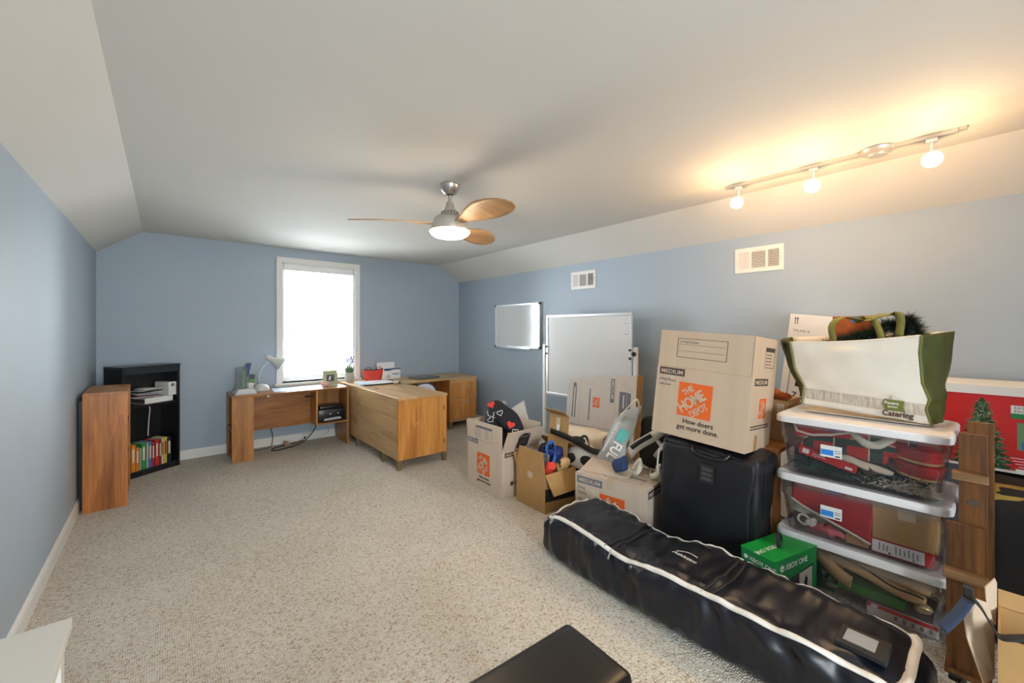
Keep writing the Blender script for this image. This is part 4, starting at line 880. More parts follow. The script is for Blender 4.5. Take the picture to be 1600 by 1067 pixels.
for (a, b_) in (((-.128, .04, .12), (-.13, -.10, .30)), ((-.128, -.11, .13), (-.13, .05, .28))):
    M().ribbon([V(*a).lerp(V(*b_), i/8)+V(-.012*math.sin(PI*i/8)-.006, 0, 0) for i in range(9)], (0, 1, 1) if a[1] > 0 else (0, 1, -1), .028, .004).obj('cross_strap', 'trim_rope', bp_, True)
M().ribbon(curve([(-.12, .22, .10), (-.20, .20, .12), (-.22, .12, .20), (-.18, .02, .28), (-.13, -.06, .36)], 26), (0, .4, .9), .07, .006).obj('shoulder_strap', 'trim_rope', bp_, True)
M().ribbon(curve([(-.235, .165, .175), (-.225, .10, .232), (-.195, .03, .285)], 12), (0, .4, .9), .03, .009).obj('strap_patch', 'black_cloth', bp_, True)
M().ribbon(curve([(-.14, .20, .02), (-.26, .17, .01), (-.30, .08, .03), (-.27, .06, .10), (-.23, .11, .09), (-.25, .14, .02)], 28), (.3, .3, 1), .035, .003).obj('waist_strap', 'trim_rope', bp_, True)
M().ribbon(curve([(-.15, .05, .02), (-.25, .0, .015), (-.27, -.06, .05), (-.22, -.06, .09), (-.18, .0, .05)], 24), (.3, .3, 1), .04, .003).obj('waist_strap', 'trim_rope', bp_, True)
o = soft(curve([(2.70, 1.52, .74), (2.70, 1.46, .70), (2.68, 1.44, .60)], 10), .045, 12, .02, 14).obj('navy_garment', 'denim', None, True); tag(o, 'dark navy garment squeezed beside the balanced moving box', 'clothing')

# ------------------------------------------------------------------ long black ski bag
sb = thing('ski_bag', 'long black padded ski bag with white zips on the carpet', 'ski bag', (2.02, 1.04, 0))
LY = .90
def sec(v):                                # v 0..1 from far left end (+y) to near right end (-y)
    e = min(1, (1-abs(2*v-1)**9)**.33+.0) if 0 < v < 1 else 0
    e = max(e, .0)
    hh = interp([(.25,), (.30,), (.285,), (.255,), (.275,), (.27,), (.265,), (.265,), (.26,)], v)[0]
    cx = interp([(.04,), (.01,), (-.005,), (-.015,), (-.01,), (.0,), (.0,), (.01,), (.02,)], v)[0]
    return e, hh, cx
def bagp(u, v, off=0):
    e, hh, cx = sec(v); a = 2*PI*u; c_, s_ = math.cos(a), math.sin(a)
    ex = .42; x_ = math.copysign(abs(c_)**ex, c_); z_ = math.copysign(abs(s_)**ex, s_)
    wv = .235*(.55+.45*e); 
    y = lerp(LY, -LY, v); p = V(cx+x_*wv*(1.0 if e > .05 else .9), y, hh/2*(.25+.75*e)*(1+z_)+.0)
    n = V(c_, 0, s_)
    k = .5+.5*min(1, max(0, p.z/.1))
    wr = nz((p.x*2.0, p.y, p.z*.7), 5.5, 1)*.022+nz((p.x*1.5, p.y*1.6, p.z*.6), 13, 4)*.014
    side = max(0, -c_)
    fold = side*.017*math.sin(p.y*40+9*nz((p.x, p.y, p.z*1.5), 3))*(.5+.5*nz((0, p.y, 0), 4, 2))
    return p+n*((wr+fold)*k+off)+V(0, 0, .004)
m = M().grid(lambda u, v: bagp(u, v), 72, 150, cu=True)
m.f.append(tuple(range(72))); m.f.append(tuple(range(149*72, 150*72)))
m.obj('body', 'navy_nylon', sb, True)
def zipline(us, vs, wd, name, mt, n=120, off=.004, th_=.002):
    pts = []; ups = []
    for i in range(n):
        t_ = i/(n-1); u_ = interp([(q,) for q in us], t_)[0]; v_ = interp([(q,) for q in vs], t_)[0]
        p = bagp(u_, v_, off); pts.append(p); q = bagp(u_+.012, v_, off); d_ = (q-p); d_.y = 0; ups.append(d_)
    return M().ribbon(pts, ups, wd, th_).obj(name, mt, sb, True)
un, uf = .374, .128                         # near and far zip lines on the section
zipline([un-.045, un, un, un, un, un, un, un-.005, un-.03], [.045, .07, .2, .35, .5, .7, .88, .955, .972], .024, 'zip', 'zip_white')
zipline([uf, uf, uf, uf, uf], [.07, .3, .55, .8, .955], .014, 'zip', 'zip_white')
zipline([uf+.03, uf+.04, uf+.03], [.40, .48, .62], .010, 'zip', 'zip_white', 40)
pe = []; ue = []
for i in range(40):
    t_ = i/39; u_ = lerp(un-.03, uf+.002, t_); v_ = .972-.012*abs(2*t_-1)**4; pe.append(bagp(u_, v_-.006, .012)); ue.append(V(0, 1, 0))
M().ribbon(pe, ue, .03, .002).obj('zip', 'zip_white', sb, True)
pe = []
for i in range(40): t_ = i/39; pe.append(bagp(lerp(un-.045, uf+.03, t_), .045+.02*abs(2*t_-1)**4, .005))
M().ribbon(pe, [V(0, 1, 0)]*40, .016, .002).obj('zip', 'zip_white', sb, True)
for u_, v_ in ((un-.01, .075), (un, .095), (un+.005, .34), (uf+.03, .50)):
    p = bagp(u_, v_, .008); M().ribbon([p, p+V(-.012, 0, -.012), p+V(-.02, .004, -.035)], (0, 1, 0), .008, .0015).obj('zip_pull', 'steel_satin', sb)
for v_ in (.315, .335, .60, .62):
    M().ribbon([bagp(lerp(un-.004, uf+.004, i/24), v_+.018*math.sin(i/24*PI), .002) for i in range(25)], [V(0, 1, 0)]*25, .012, .003).obj('webbing_strap', 'black_cloth', sb, True)
# window pocket and logo on the top
def topf(y, x0=.0): return bagp(.25, (LY-y)/(2*LY), .004)
t0 = bagp(.30, .875, .008); t1 = bagp(.24, .93, .008)
zt = max(bagp(.27, q/100, 0).z for q in range(84, 96))+.006
F = Face(sb, (-.13, -.645, zt), (0,-1,0), (1,0,0))
M().box(-.13, -.79, zt-.02, .0, -.645, zt, .004).obj('label_pocket', 'black_rubber', sb); M().box(-.105, -.755, zt, -.025, -.665, zt+.002).obj('label_window', 'vinyl_clear', sb)
zt2 = max(bagp(.30, q/100, 0).z for q in range(46, 58))+.012
F = Face(sb, (-.06, .03, zt2), (0,-1,0), (1,0,0)); F.text('Athletico', 0, .0, .034, 'zip_white', -.12, 1, .004, shear=.25); M().ribbon(curve([(-.03, .02, zt2+.001), (-.005, -.03, zt2+.001), (-.015, -.08, zt2+.001)], 12), (1, .2, 0), .004, .0004).obj('logo_swoosh', 'zip_white', sb)
M().tube(curve([(.02, -.925, .20), (-.02, -.955, .19), (.10, -.96, .19), (.10, -.925, .20)], 16), .012, 8).obj('end_handle', 'black_cloth', sb, True)

# ------------------------------------------------------------------ green console box
gb = thing('console_box', 'bright green game console box behind the ski bag', 'box', (2.272, .708, 0), -.249)
a_, b_, h = .355, .175, .285               # local x to the right, y away to the left
box(0, 0, 0, a_, b_, h, bev=.002).obj('carton', 'xbox_side', gb)
lid = box(-.002, -.002, h-.003, a_+.002, b_+.002, h+.003, bev=.001).obj('lid', 'xbox_green', gb)
M().ribbon(curve([(.15, .07, h+.003), (.16, .08, h+.045), (.19, .10, h+.06), (.22, .11, h+.035), (.235, .115, h+.003)], 20), (.6, -1, 0), .022, .002).obj('handle', 'black_rubber', gb, True)
F = Face(gb, (0, 0, 0), (1,0,0), (0,0,1))
F.text('XBOX ONE', .085, .225, .040, 'white_ink', .02, .9, .006); F.poly('logo_disc', [(.06+.016*math.cos(k_*PI/9), .238+.016*math.sin(k_*PI/9)) for k_ in range(18)], 'white_ink'); F.poly('logo_mark', [(.052, .228), (.06, .236), (.068, .228), (.063, .241), (.06, .238), (.057, .241)], 'xbox_side', z=.001)
F.poly('game_picture', [(.10, .02), (.30, .02), (.32, .205), (.10, .17)], 'ink'); F.poly('game_picture', [(.20, .03), (.305, .03), (.312, .195), (.20, .18)], 'pot_grey', z=.001); F.poly('game_figure', [(.225, .03), (.275, .03), (.265, .11), (.27, .14), (.255, .16), (.24, .13), (.245, .10)], 'ink', z=.002); F.poly('game_figure', [(.12, .05), (.18, .05), (.165, .14), (.15, .15), (.135, .12)], 'dark_grey', z=.001)
F = Face(gb, (0, b_, 0), (0,-1,0), (0,0,1)); F.text('XBOX ONE', .045, .235, .028, 'white_ink', -.02, .95, .006); F.poly('logo_disc', [(.027+.011*math.cos(k_*PI/9), .245+.011*math.sin(k_*PI/9)) for k_ in range(18)], 'white_ink')
F = Face(gb, (a_, b_, h+.003), (-1,0,0), (0,-1,0)); F.text('XBOX ONE', .19, .075, .036, 'white_ink', 0, .95, .004)

# ------------------------------------------------------------------ clear storage bins
X0, X1, Y0, Y1 = 2.62, 3.12, .135, .815
def rr(x0, y0, x1, y1, r, n=5):
    P = []
    for cx, cy, a0 in ((x1-r, y1-r, 0), (x0+r, y1-r, PI/2), (x0+r, y0+r, PI), (x1-r, y0+r, 3*PI/2)):
        for k_ in range(n+1): a = a0+PI/2*k_/n; P.append((cx+r*math.cos(a), cy+r*math.sin(a)))
    return P
def storage_bin(z0, h, label):
    cx, cy = (X0+X1)/2, (Y0+Y1)/2
    t = thing('storage_bin', label, 'storage bin', (cx, cy, z0), (0, 0, 0), 'stacked clear storage bins')
    w2, d2 = (X1-X0)/2, (Y1-Y0)/2; rings = [(0, .048, .05), (.006, .044, .05), (h*.45, .028, .05), (h*.62, .021, .05), (h*.63, .015, .05), (h-.012, .008, .05)]
    vs = []; n = 24
    for z, ins, r in rings: vs += [(x, y, z) for x, y in rr(-w2+ins, -d2+ins, w2-ins, d2-ins, r)]
    fs = [(j*n+i, j*n+(i+1) % n, (j+1)*n+(i+1) % n, (j+1)*n+i) for j in range(len(rings)-1) for i in range(n)]+[tuple(range(n))[::-1]]
    M().add(vs, fs).obj('body', 'bin_plastic', t, 'auto', solid=.002)
    k = M(); vs = []; prof = [(-.022, .0), (-.022, -.004), (.004, -.004), (.012, .002), (.012, .02), (.004, .03), (.004, .07)]
    for z, ins in prof: vs += [(x, y, h+z-.006) for x, y in rr(-w2+ins, -d2+ins, w2-ins, d2-ins, .055-min(.03, ins*.5))]
    fs = [(j*n+i, j*n+(i+1) % n, (j+1)*n+(i+1) % n, (j+1)*n+i) for j in range(len(prof)-1) for i in range(n)]+[tuple(range((len(prof)-1)*n, len(prof)*n))]
    lid = M().add(vs, fs).obj('lid', 'bin_lid', t, 'auto', solid=.003)
    M().box(-w2+.16, -d2-.006, h-.06, w2-.16, -d2+.006, h-.008, .003).obj('latch', 'bin_plastic', t)
    return t
ZB = [0, .315, .632]; HB = .308
lab = ['bottom clear storage bin with folded tan and holly fabrics', 'middle clear storage bin with red skirt and brown box', 'top clear storage bin with plaid cloth and red tins']
for i in range(3):
    t = storage_bin(ZB[i], HB, lab[i])
    if i:
        F = Face(t, (-.235, .34, 0), (0,-1,0), (.045, 0, 1)); F.rect('sticker', .205, .125, .295, .185, 'paper', z=.002); F.rect('sticker_band', .208, .135, .26, .163, 'label_blue', z=.0032); F.rect('sticker_print', .265, .15, .29, .153, 'ink_grey', z=.0032); F.rect('sticker_print', .265, .16, .29, .163, 'ink_grey', z=.0032); F.rect('sticker_code', .268, .131, .288, .137, 'ink', z=.0032)
def sheet(name, label, cat, pts, m, amp=.012, sc=8, seed=0, th_=.004, nu=22, nv=12):   # draped quad p00,p10,p11,p01
    P = [V(*p) for p in pts]
    def fn(u, v): p = P[0].lerp(P[1], u).lerp(P[3].lerp(P[2], u), v); return p+V(nz(p, sc, seed)*amp, nz(p, sc, seed+3)*amp*.5, nz(p, sc, seed+6)*amp*.6)
    o = M().grid(fn, nu, nv).obj(name, m, None, True, solid=th_); tag(o, label, cat); return o, fn
def trim(par_fn, us, vs, r, name, label, m='trim_rope', n=40):
    pts = [V(*par_fn(interp([(q,) for q in us], i/(n-1))[0], interp([(q,) for q in vs], i/(n-1))[0]))+V(-.006, 0, 0) for i in range(n)]
    return M().tube(pts, r, 6)
# top bin
z = ZB[2]
o, fn = sheet('red_tree_skirt', 'red tree skirt with white rope edge in the top bin', 'cloth', [(2.70, .745, z+.20), (2.70, .50, z+.225), (2.72, .50, z+.27), (2.72, .755, z+.275)], 'red_cloth', .012, 9, 1); trim(fn, [0, .05, .35, .7, 1], [.95, .35, .12, .2, .75], .006, '', '').obj('rope_trim', 'trim_rope', o)
sheet('plaid_cloth', 'red and green plaid cloth in the top bin', 'cloth', [(2.705, .74, z+.13), (2.705, .36, z+.125), (2.715, .33, z+.26), (2.72, .66, z+.22)], 'plaid_red', .018, 7, 2)
sheet('plaid_scarf', 'plaid scarf folded near the middle of the top bin', 'cloth', [(2.715, .50, z+.16), (2.715, .27, z+.16), (2.73, .25, z+.27), (2.73, .54, z+.275)], 'plaid_red', .02, 8, 5)
o = soft(curve([(2.72, .50, z+.262), (2.715, .455, z+.225), (2.715, .41, z+.21), (2.715, .36, z+.235), (2.72, .33, z+.265)], 20), .020, 15, .012, 18).obj('fur_trim', 'trim_rope', None, True); tag(o, 'cream fur trim under the lid of the top bin', 'cloth')
o = soft(curve([(2.69, .56, z+.125), (2.685, .48, z+.115), (2.69, .40, z+.10), (2.70, .335, z+.095)], 20), .017, 16, .012, 18).obj('cream_ribbon', 'cream_cloth', None, True); tag(o, 'cream cloth strip across the middle of the top bin', 'ribbon')
t = thing('light_string_box', 'long red light-string box in the top bin', 'box', (2.685, .59, z+.105), (.22, 0, 0)); box(-.016, -.125, -.02, .03, .125, .02).obj('carton', 'red_box', t); F = Face(t, (-.016, .125, -.02), (0,-1,0), (0,0,1)); F.rect('barcode', .015, .01, .045, .034, 'paper'); F.text('75', .06, .01, .024, 'white_ink'); F.rect('print_line', .085, .016, .12, .02, 'white_ink'); F.rect('print_line', .085, .026, .115, .03, 'white_ink'); F.rect('barcode', .205, .008, .235, .02, 'paper')
for i, (zz, lb) in enumerate(((z+.115, 'lower red round tin at the right of the top bin'), (z+.19, 'upper red round tin at the right of the top bin'))):
    t = thing('round_tin', lb, 'tin', (2.79, .265, zz-.025), (.16, -.05, 0), 'red tins in the top bin'); M().lathe([(.001, 0), (.092, 0), (.094, .004), (.094, .062), (.001, .064)], n=32).obj('body', 'red_tin', t, 'auto'); M().lathe([(.0945, .0), (.0975, .002), (.0975, .010), (.0945, .012)], n=32).obj('rim', 'gold_trim', t); M().lathe([(.0945, .054), (.0975, .056), (.0975, .064), (.0945, .066), (.001, .067)], n=32).obj('lid', 'red_tin', t, 'auto')
def needles(name, label, cat, n, boxf, m, ln=.035, r=.0014, kind='stuff', zmin=ZB[2]+.008):
    k = M()
    for i in range(n):
        p = V(*boxf()); d_ = V(random.gauss(0, 1), random.gauss(0, 1), random.gauss(0, .6)).normalized()*ln*random.uniform(.6, 1.2)
        if p.z+d_.z < zmin: d_.z = abs(d_.z)
        s_ = d_.orthogonal().normalized()*r; k.add([p-s_, p+s_, p+d_], [(0, 1, 2)])
    o = k.obj(name, m); tag(o, label, cat)
    if kind: o['kind'] = kind
    return o
U = random.uniform
needles('tinsel_garland', 'dark green tinsel garland heaped in the top bin', 'tinsel', 5200, lambda: (U(2.695, 2.78), U(.22, .745), z+.012+abs(random.gauss(0, .05))*(1 if random.random() < .8 else .5)), 'tinsel', .045, .0022)
box(2.74, .20, z+.008, 3.04, .74, z+.10, bev=.03).obj('tinsel_core', 'tinsel', bpy.data.objects['tinsel_garland'])
needles('paper_shreds', 'pale paper shreds at the bottom of the top bin', 'paper shreds', 700, lambda: (U(2.685, 2.72), .20+abs(random.gauss(0, .09)), z+.012+abs(random.gauss(0, .022))), 'shred', .04, .004)
o = soft(curve([(2.705, .455, z+.10), (2.70, .42, z+.085), (2.705, .385, z+.09)], 10), .024, 17, .02, 40).obj('pine_cone', 'ink_brown', None, True); tag(o, 'brown pine cone below the cream strip in the top bin', 'pine cone')
# middle bin
z = ZB[1]
o, fn = sheet('red_velvet_skirt', 'deep red velvet skirt hanging in the middle bin', 'cloth', [(2.695, .755, z+.165), (2.685, .415, z+.035), (2.70, .40, z+.262), (2.71, .76, z+.265)], 'red_cloth', .014, 6, 9, nu=30); trim(fn, [0, .12, .4, .7, 1], [.02, -.02, -.01, .0, .0], .006, '', '', n=60).obj('rope_trim', 'trim_rope', o)
t = thing('brown_carton', 'plain brown carton in the right of the middle bin', 'box', (2.80, .295, z+.075), (.0, 0, 0)); box(-.11, -.115, 0, .14, .115, .175, bev=.002).obj('carton', 'carton_kraft', t); box(-.1112, -.04, .12, -.1102, .02, .175).obj('tape_strip', 'tape', t)
t = thing('label_carton', 'red carton with a white printed label in the middle bin', 'box', (2.765, .295, z+.006)); box(-.075, -.10, 0, .14, .12, .066).obj('carton', 'red_box', t); F = Face(t, (-.075, .12, 0), (0,-1,0), (0,0,1)); F.rect('label', .005, .004, .19, .062, 'paper')
for i, a in enumerate((.03, .045, .058, .09, .105, .12, .135, .15, .165)): F.rect('print_line', a, .018, a+.004, .054-.004*(i % 3), 'ink_grey', z=.001)
F.rect('symbol', .065, .008, .073, .016, 'ink', z=.001); F.rect('symbol', .15, .008, .156, .014, 'ink', z=.001)
t = thing('ribbon_spool', 'cream ribbon spool lying in the middle bin corner', 'spool', (2.755, .715, z+.095), (.1, -.15, 0)); M().lathe([(.016, 0), (.048, 0), (.048, .003), (.044, .003), (.044, .034), (.048, .034), (.048, .037), (.016, .037)], n=26).obj('spool', 'trim_rope', t, 'auto'); M().lathe([(.012, .036), (.017, .036), (.017, .0385), (.012, .0385)], n=16).obj('hub', 'ink_brown', t)
o = M().tube([V(2.70, .70, z+.058)+V(.004*math.sin(i), .026*math.cos(i*.36), .026*math.sin(i*.36)) for i in range(36)], .006, 6).obj('rope_coil', 'trim_rope', None, True); tag(o, 'small cream rope coil below the ribbon spool', 'rope')
o = soft(curve([(2.70, .675, z+.06), (2.70, .645, z+.055)], 6), .022, 19, .02, 40).obj('white_bow', 'trim_rope', None, True); tag(o, 'crumpled white bow beside the rope coil', 'bow')
o = soft(curve([(2.72, .68, z+.03), (2.71, .60, z+.035), (2.71, .53, z+.03)], 12), .024, 20, .025, 26).obj('pink_tissue', 'pink_tissue', None, True); tag(o, 'crumpled pink tissue at the bottom of the middle bin', 'tissue paper')
o = M().slab((2.70, .515, z+.004), (0, -.09, 0), (.1, 0, 0), (0, 0, .06)).obj('small_brown_box', 'carton_inside'); tag(o, 'small brown box beneath the velvet skirt', 'box')
# bottom bin
z = ZB[0]
o = M().ribbon(curve([(2.70, .745, z+.255), (2.70, .66, z+.235), (2.695, .60, z+.19), (2.69, .55, z+.15), (2.69, .505, z+.128), (2.69, .49, z+.125)], 40), (.1, .35, 1), .058, .008).obj('tan_stocking', 'tan_cloth', None, True); tag(o, 'tan stocking hanging diagonally in the bottom bin', 'stocking')
t = thing('tan_fabric_roll', 'long folded tan fabric with dark piping in the bottom bin', 'cloth', (0, 0, 0))
pts = curve([(2.735, .74, z+.262), (2.73, .60, z+.235), (2.72, .45, z+.205), (2.705, .32, z+.172), (2.70, .225, z+.165)], 40); soft([p+V(0, 0, -.012) for p in pts], .034, 23, .012, 12).obj('roll', 'tan_cloth', t, True); soft([p+V(.015, -.02, .03) for p in pts], .03, 24, .012, 12).obj('roll', 'tan_cloth', t, True)
M().tube([p+V(-.032, 0, .014+.004*math.sin(i*.4)) for i, p in enumerate(pts)], .004, 6).obj('piping', 'black_cloth', t, True)
sheet('holly_fabric', 'dark holly-print fabric in the left of the bottom bin', 'cloth', [(2.705, .735, z+.03), (2.70, .565, z+.035), (2.705, .575, z+.19), (2.715, .75, z+.215)], 'holly', .014, 8, 12)
k = M()
for (y, zz, a) in ((.60, .10, .3), (.612, .085, .8), (.59, .085, -.4), (.60, .07, 1.4), (.585, .105, 0)): q = Matrix.Rotation(a, 4, 'X'); k.prism([V(2.688, y, zz)+q @ V(0, p[0], p[1]) for p in ((0, 0), (.012, .02), (.008, .045), (0, .06), (-.008, .045), (-.012, .02))], (-.002, 0, 0))
k.obj('leaf_print', 'stem_green', bpy.data.objects['holly_fabric'])
k = M()
for y, zz in ((.695, .19), (.70, .17), (.688, .175), (.692, .155), (.70, .15)): k.ball((2.69, y, zz), .006, 5)
k.obj('berry_print', 'hearts_red', bpy.data.objects['holly_fabric'])
t = thing('green_gift_box', 'flat green box under the tan fabrics in the bottom bin', 'box', (2.80, .42, z+.075)); box(-.105, -.13, 0, .12, .13, .045, bev=.002).obj('carton', 'green_box', t)
t = thing('dark_gift_box', 'dark flat box above the labelled carton in the bottom bin', 'box', (2.80, .40, z+.062)); box(-.10, -.20, 0, .12, .17, .012).obj('carton', 'ink_brown', t)
t = thing('grey_label_carton', 'grey and red printed carton at the base of the bottom bin', 'box', (2.78, .29, z+.007)); box(-.09, -.11, 0, .16, .14, .054).obj('carton', 'carton_pale', t); F = Face(t, (-.09, .14, 0), (0,-1,0), (0,0,1)); F.rect('red_band', .0, .036, .25, .054, 'red_box'); F.rect('barcode', .015, .038, .04, .05, 'paper', z=.001)
for a in (.10, .13, .16, .19, .22): F.rect('print_line', a, .010, a+.012, .03, 'ink_grey')
o = soft(curve([(2.74, .26, z+.11), (2.73, .21, z+.10)], 6), .025, 27, .02, 30).obj('gold_tissue', 'gold_trim', None, True); tag(o, 'gold foil tissue at the right of the bottom bin', 'tissue paper')

# ------------------------------------------------------------------ catering bag
zl = ZB[2]+HB+.002
cb_ = thing('catering_bag', 'cream and olive catering bag of fir branches on the top bin', 'bag', (2.86, .50, zl))
FL = [(.25, .045), (.24, .15), (.29, .25), (.312, .405)]        # left edge (y, z) bottom to top
FR = [(-.285, .012), (-.265, .085), (-.277, .135), (-.253, .21), (-.243, .36), (-.25, .452)]
def fpan(u, v):
    a = interp(FL, v); b = interp(FR, v); y = lerp(a[0], b[0], u); zz = lerp(a[1], b[1], u)*1.0
    return (-.03*math.sin(PI*u)*math.sin(PI*v)+.012*nz((u*2, v*2, 0), 2.2, 3)+.02*(1-v)*0, y, max(.003, zz-.012*math.sin(PI*u)*(v > .9)))
M().grid(fpan, 30, 26).obj('front_panel', 'tote_cream', cb_, True, solid=.003)
BR = [(-.29, .02), (-.32, .09), (-.318, .20), (-.335, .32), (-.345, .47)]; dp = .21
def gus(u, v):
    a = V(*fpan(1, v)); b = interp(BR, v); q = V(dp, b[0], b[1]); p = a.lerp(q, u); return p+V(.01, -.025*math.sin(PI*u)*(1-v*.7)+.012*nz((u*2, v*3, 1), 2, 8), 0)
M().grid(gus, 14, 24).obj('side_gusset', 'tote_olive', cb_, True, solid=.003)
BL = [(.27, .03), (.30, .15), (.34, .27), (.36, .43)]
def gul(u, v):
    a = V(*fpan(0, v)); b = interp(BL, v); return a.lerp(V(dp, b[0], b[1]), u)+V(0, .05*math.sin(PI*u)*(.3+.7*v)+.01*nz((u*2, v*3, 4), 2, 9), 0)
M().grid(gul, 12, 20).obj('side_gusset', 'tote_olive', cb_, True, solid=.003)
M().grid(lambda u, v: (dp+.01*nz((u, v, 0), 3), lerp(interp(BL, v)[0], interp(BR, v)[0], u), lerp(interp(BL, v)[1], interp(BR, v)[1], u)), 14, 12).obj('back_panel', 'tote_cream', cb_, True, solid=.003)
M().prism([(0, .24, .004), (dp, .26, .004), (dp, -.28, .004), (0, -.28, .004)], (0, 0, .003)).obj('bottom', 'tote_cream', cb_)
M().tube([V(*fpan(1, i/30))+V(-.003, -.001, 0) for i in range(31)], .005, 6).obj('piping', 'tote_edge', cb_, True); M().tube([V(*fpan(0, i/30))+V(-.003, .001, 0) for i in range(31)], .004, 6).obj('piping', 'tote_edge', cb_, True)
M().tube([V(*fpan(i/20, .995)) for i in range(21)], .004, 6).obj('hem', 'tote_cream', cb_, True)
M().grid(lambda u, v: V(*fpan(.02+u*.97, lerp(.04, .20, v)+.10*0))+V(-.004, 0, 0) if False else V(*fpan(.02+u*.97, lerp(.11, .30, v)))+V(-.004, 0, 0), 30, 8).obj('woven_print', 'weave', cb_, True)
def onpan(name, u0, u1, v0, v1, m, off=.006, n=8): return M().grid(lambda u, v: V(*fpan(lerp(u0, u1, u), lerp(v0, v1, v)))+V(-off, 0, 0), n, n).obj(name, m, cb_, True)
onpan('logo_square', .70, .845, .125, .315, 'olive_ink', .009)
F = Face(cb_, (-.034, .5*0-.12, .055), (0,-1,0), (0,0,1))
c0 = V(*fpan(.715, .185))
pu = (V(*fpan(.86, .2))-V(*fpan(.72, .2))).normalized(); pv = V(0, 0, 1)-pu*pu.z; 
F = Face(cb_, c0+V(-.020, 0, 0), pu, pv); F.text('Panera', -.005, .012, .022, 'white_ink', 0, .9, .01); F.text('BREAD', .008, -.004, .011, 'white_ink', 0, 1.1, .01); 
M().tube([F.at(.033+.013*(1-i/26)*math.cos(i*.5), .048+.011*(1-i/26)*math.sin(i*.5), .001) for i in range(26)], .0022, 5).obj('logo_swirl', 'white_ink', cb_)
F = Face(cb_, V(*fpan(.67, .045))+V(-.026, 0, 0), pu, pv); F.text('Catering', 0, 0, .038, 'brown_ink', 0, .88, .03)
def strap(name, pts, w_): M().ribbon(curve(pts, 36), (.5, 1, 0), w_, .0015).obj(name, 'tote_edge', cb_, True)
strap('handle', [(.02, .105, .41), (.03, .115, .50), (.05, .07, .545), (.07, -.02, .53), (.07, -.10, .555), (.05, -.165, .545), (.03, -.165, .44)], .038)
strap('handle', [(.20, .11, .45), (.18, .09, .50), (.13, .02, .53), (.08, -.04, .545), (.05, -.075, .50), (.02, -.10, .43)], .034)
t = thing('orange_carton', 'orange-brown carton with blue sticker inside the catering bag', 'box', (3.0, .54, zl+.08)); box(0, -.085, 0, .05, .095, .475, bev=.002).obj('carton', 'orange_cloth', t); F = Face(t, (0, .095, 0), (0,-1,0), (0,0,1)); F.rect('sticker', .085, .44, .13, .472, 'label_blue'); F.rect('sticker_mark', .102, .448, .112, .466, 'paper', z=.001)
def branch(name, label, pts, seed, nsub=16):
    k = M(); P = curve(pts, 40); k.tube(P, .004, 5)
    for i, p in enumerate(P):
        for j in range(nsub):
            d_ = V(random.gauss(0, 1), random.gauss(0, 1), random.gauss(.25, 1)).normalized()*U(.03, .065); s_ = d_.orthogonal().normalized()*.0022
            k.add([p-s_, p+s_, p+d_], [(0, 1, 2)])
    return tag(k.obj(name, 'fir'), label, 'fir branch', 'fir branches in the catering bag')
branch('fir_branch', 'leftmost fir tuft poking past the olive edge of the bag', [(2.92, .80, zl+.35), (2.90, .83, zl+.375), (2.89, .85, zl+.385)], 1, 5)
branch('fir_branch', 'fir branch under the looped bag handle', [(2.93, .66, zl+.38), (2.92, .57, zl+.42), (2.92, .47, zl+.45), (2.93, .40, zl+.44)], 2, 34)
branch('fir_branch', 'thick fir branch in the middle of the bag opening', [(2.95, .50, zl+.40), (2.94, .43, zl+.47), (2.94, .37, zl+.50), (2.95, .33, zl+.46)], 3, 44)
branch('fir_branch', 'tallest fir sprig right of the bag handle', [(2.95, .36, zl+.40), (2.94, .32, zl+.48), (2.94, .30, zl+.525), (2.95, .27, zl+.47)], 4, 40)
branch('fir_branch', 'fir sprig at the right corner of the bag', [(3.02, .33, zl+.41), (3.01, .28, zl+.445), (3.01, .255, zl+.45)], 5, 9)

# ------------------------------------------------------------------ things behind the bins and suitcase
ws = thing('wooden_stand', 'plain wooden stand wedged between the suitcase and bins', 'stand', (2.76, .84, 0))
box(0, 0, 0, .035, .035, .69).obj('leg', 'oak_z', ws); box(.42, 0, 0, .455, .035, .69).obj('leg', 'oak_z', ws); box(0, .385, 0, .035, .42, .69).obj('leg', 'oak_z', ws); box(.42, .385, 0, .455, .42, .69).obj('leg', 'oak_z', ws)
box(-.01, -.005, .69, .465, .43, .715, bev=.002).obj('top', 'oak_x', ws); box(.035, .005, .12, .42, .41, .14).obj('shelf', 'oak_x', ws); box(.01, .035, .60, .025, .385, .69).obj('apron', 'oak_z', ws)
t = thing('brown_box', 'small brown box on the stand behind the tall moving box', 'box', (2.96, .85, .716)); box(0, 0, 0, .24, .36, .26, bev=.002).obj('carton', 'carton_inside', t); box(-.001, .02, .15, 0, .06, .24).obj('tape_strip', 'tape', t)
o = soft(curve([(2.98, .86, .995), (3.0, .95, 1.01), (3.02, 1.06, 1.0)], 14), .038, 31, .03, 12).obj('orange_cloth', 'orange_cloth', None, True); tag(o, 'orange cloth lying on the small brown box', 'cloth')
t = thing('tall_white_carton', 'tall white tree carton leaning behind the catering bag', 'box', (3.53, .85, .0), (.12, .0, 0)); box(0, 0, .0, .14, .33, 1.51, bev=.003).obj('carton', 'paper', t); F = Face(t, (0, .33, 0), (0,-1,0), (0,0,1))
F.outline('panel_outline', .045, .62, .31, 1.13, .004, 'ink'); F.rect('black_panel', .09, .985, .30, 1.09, 'ink'); F.text('7.5 FT', .075, .90, .062, 'ink', 0, 1.05, .012); F.text('LED', .07, .835, .062, 'ink', 0, 1.05, .012); F.text('PRE-LIT', .07, .765, .055, 'ink', 0, 1.0, .01)
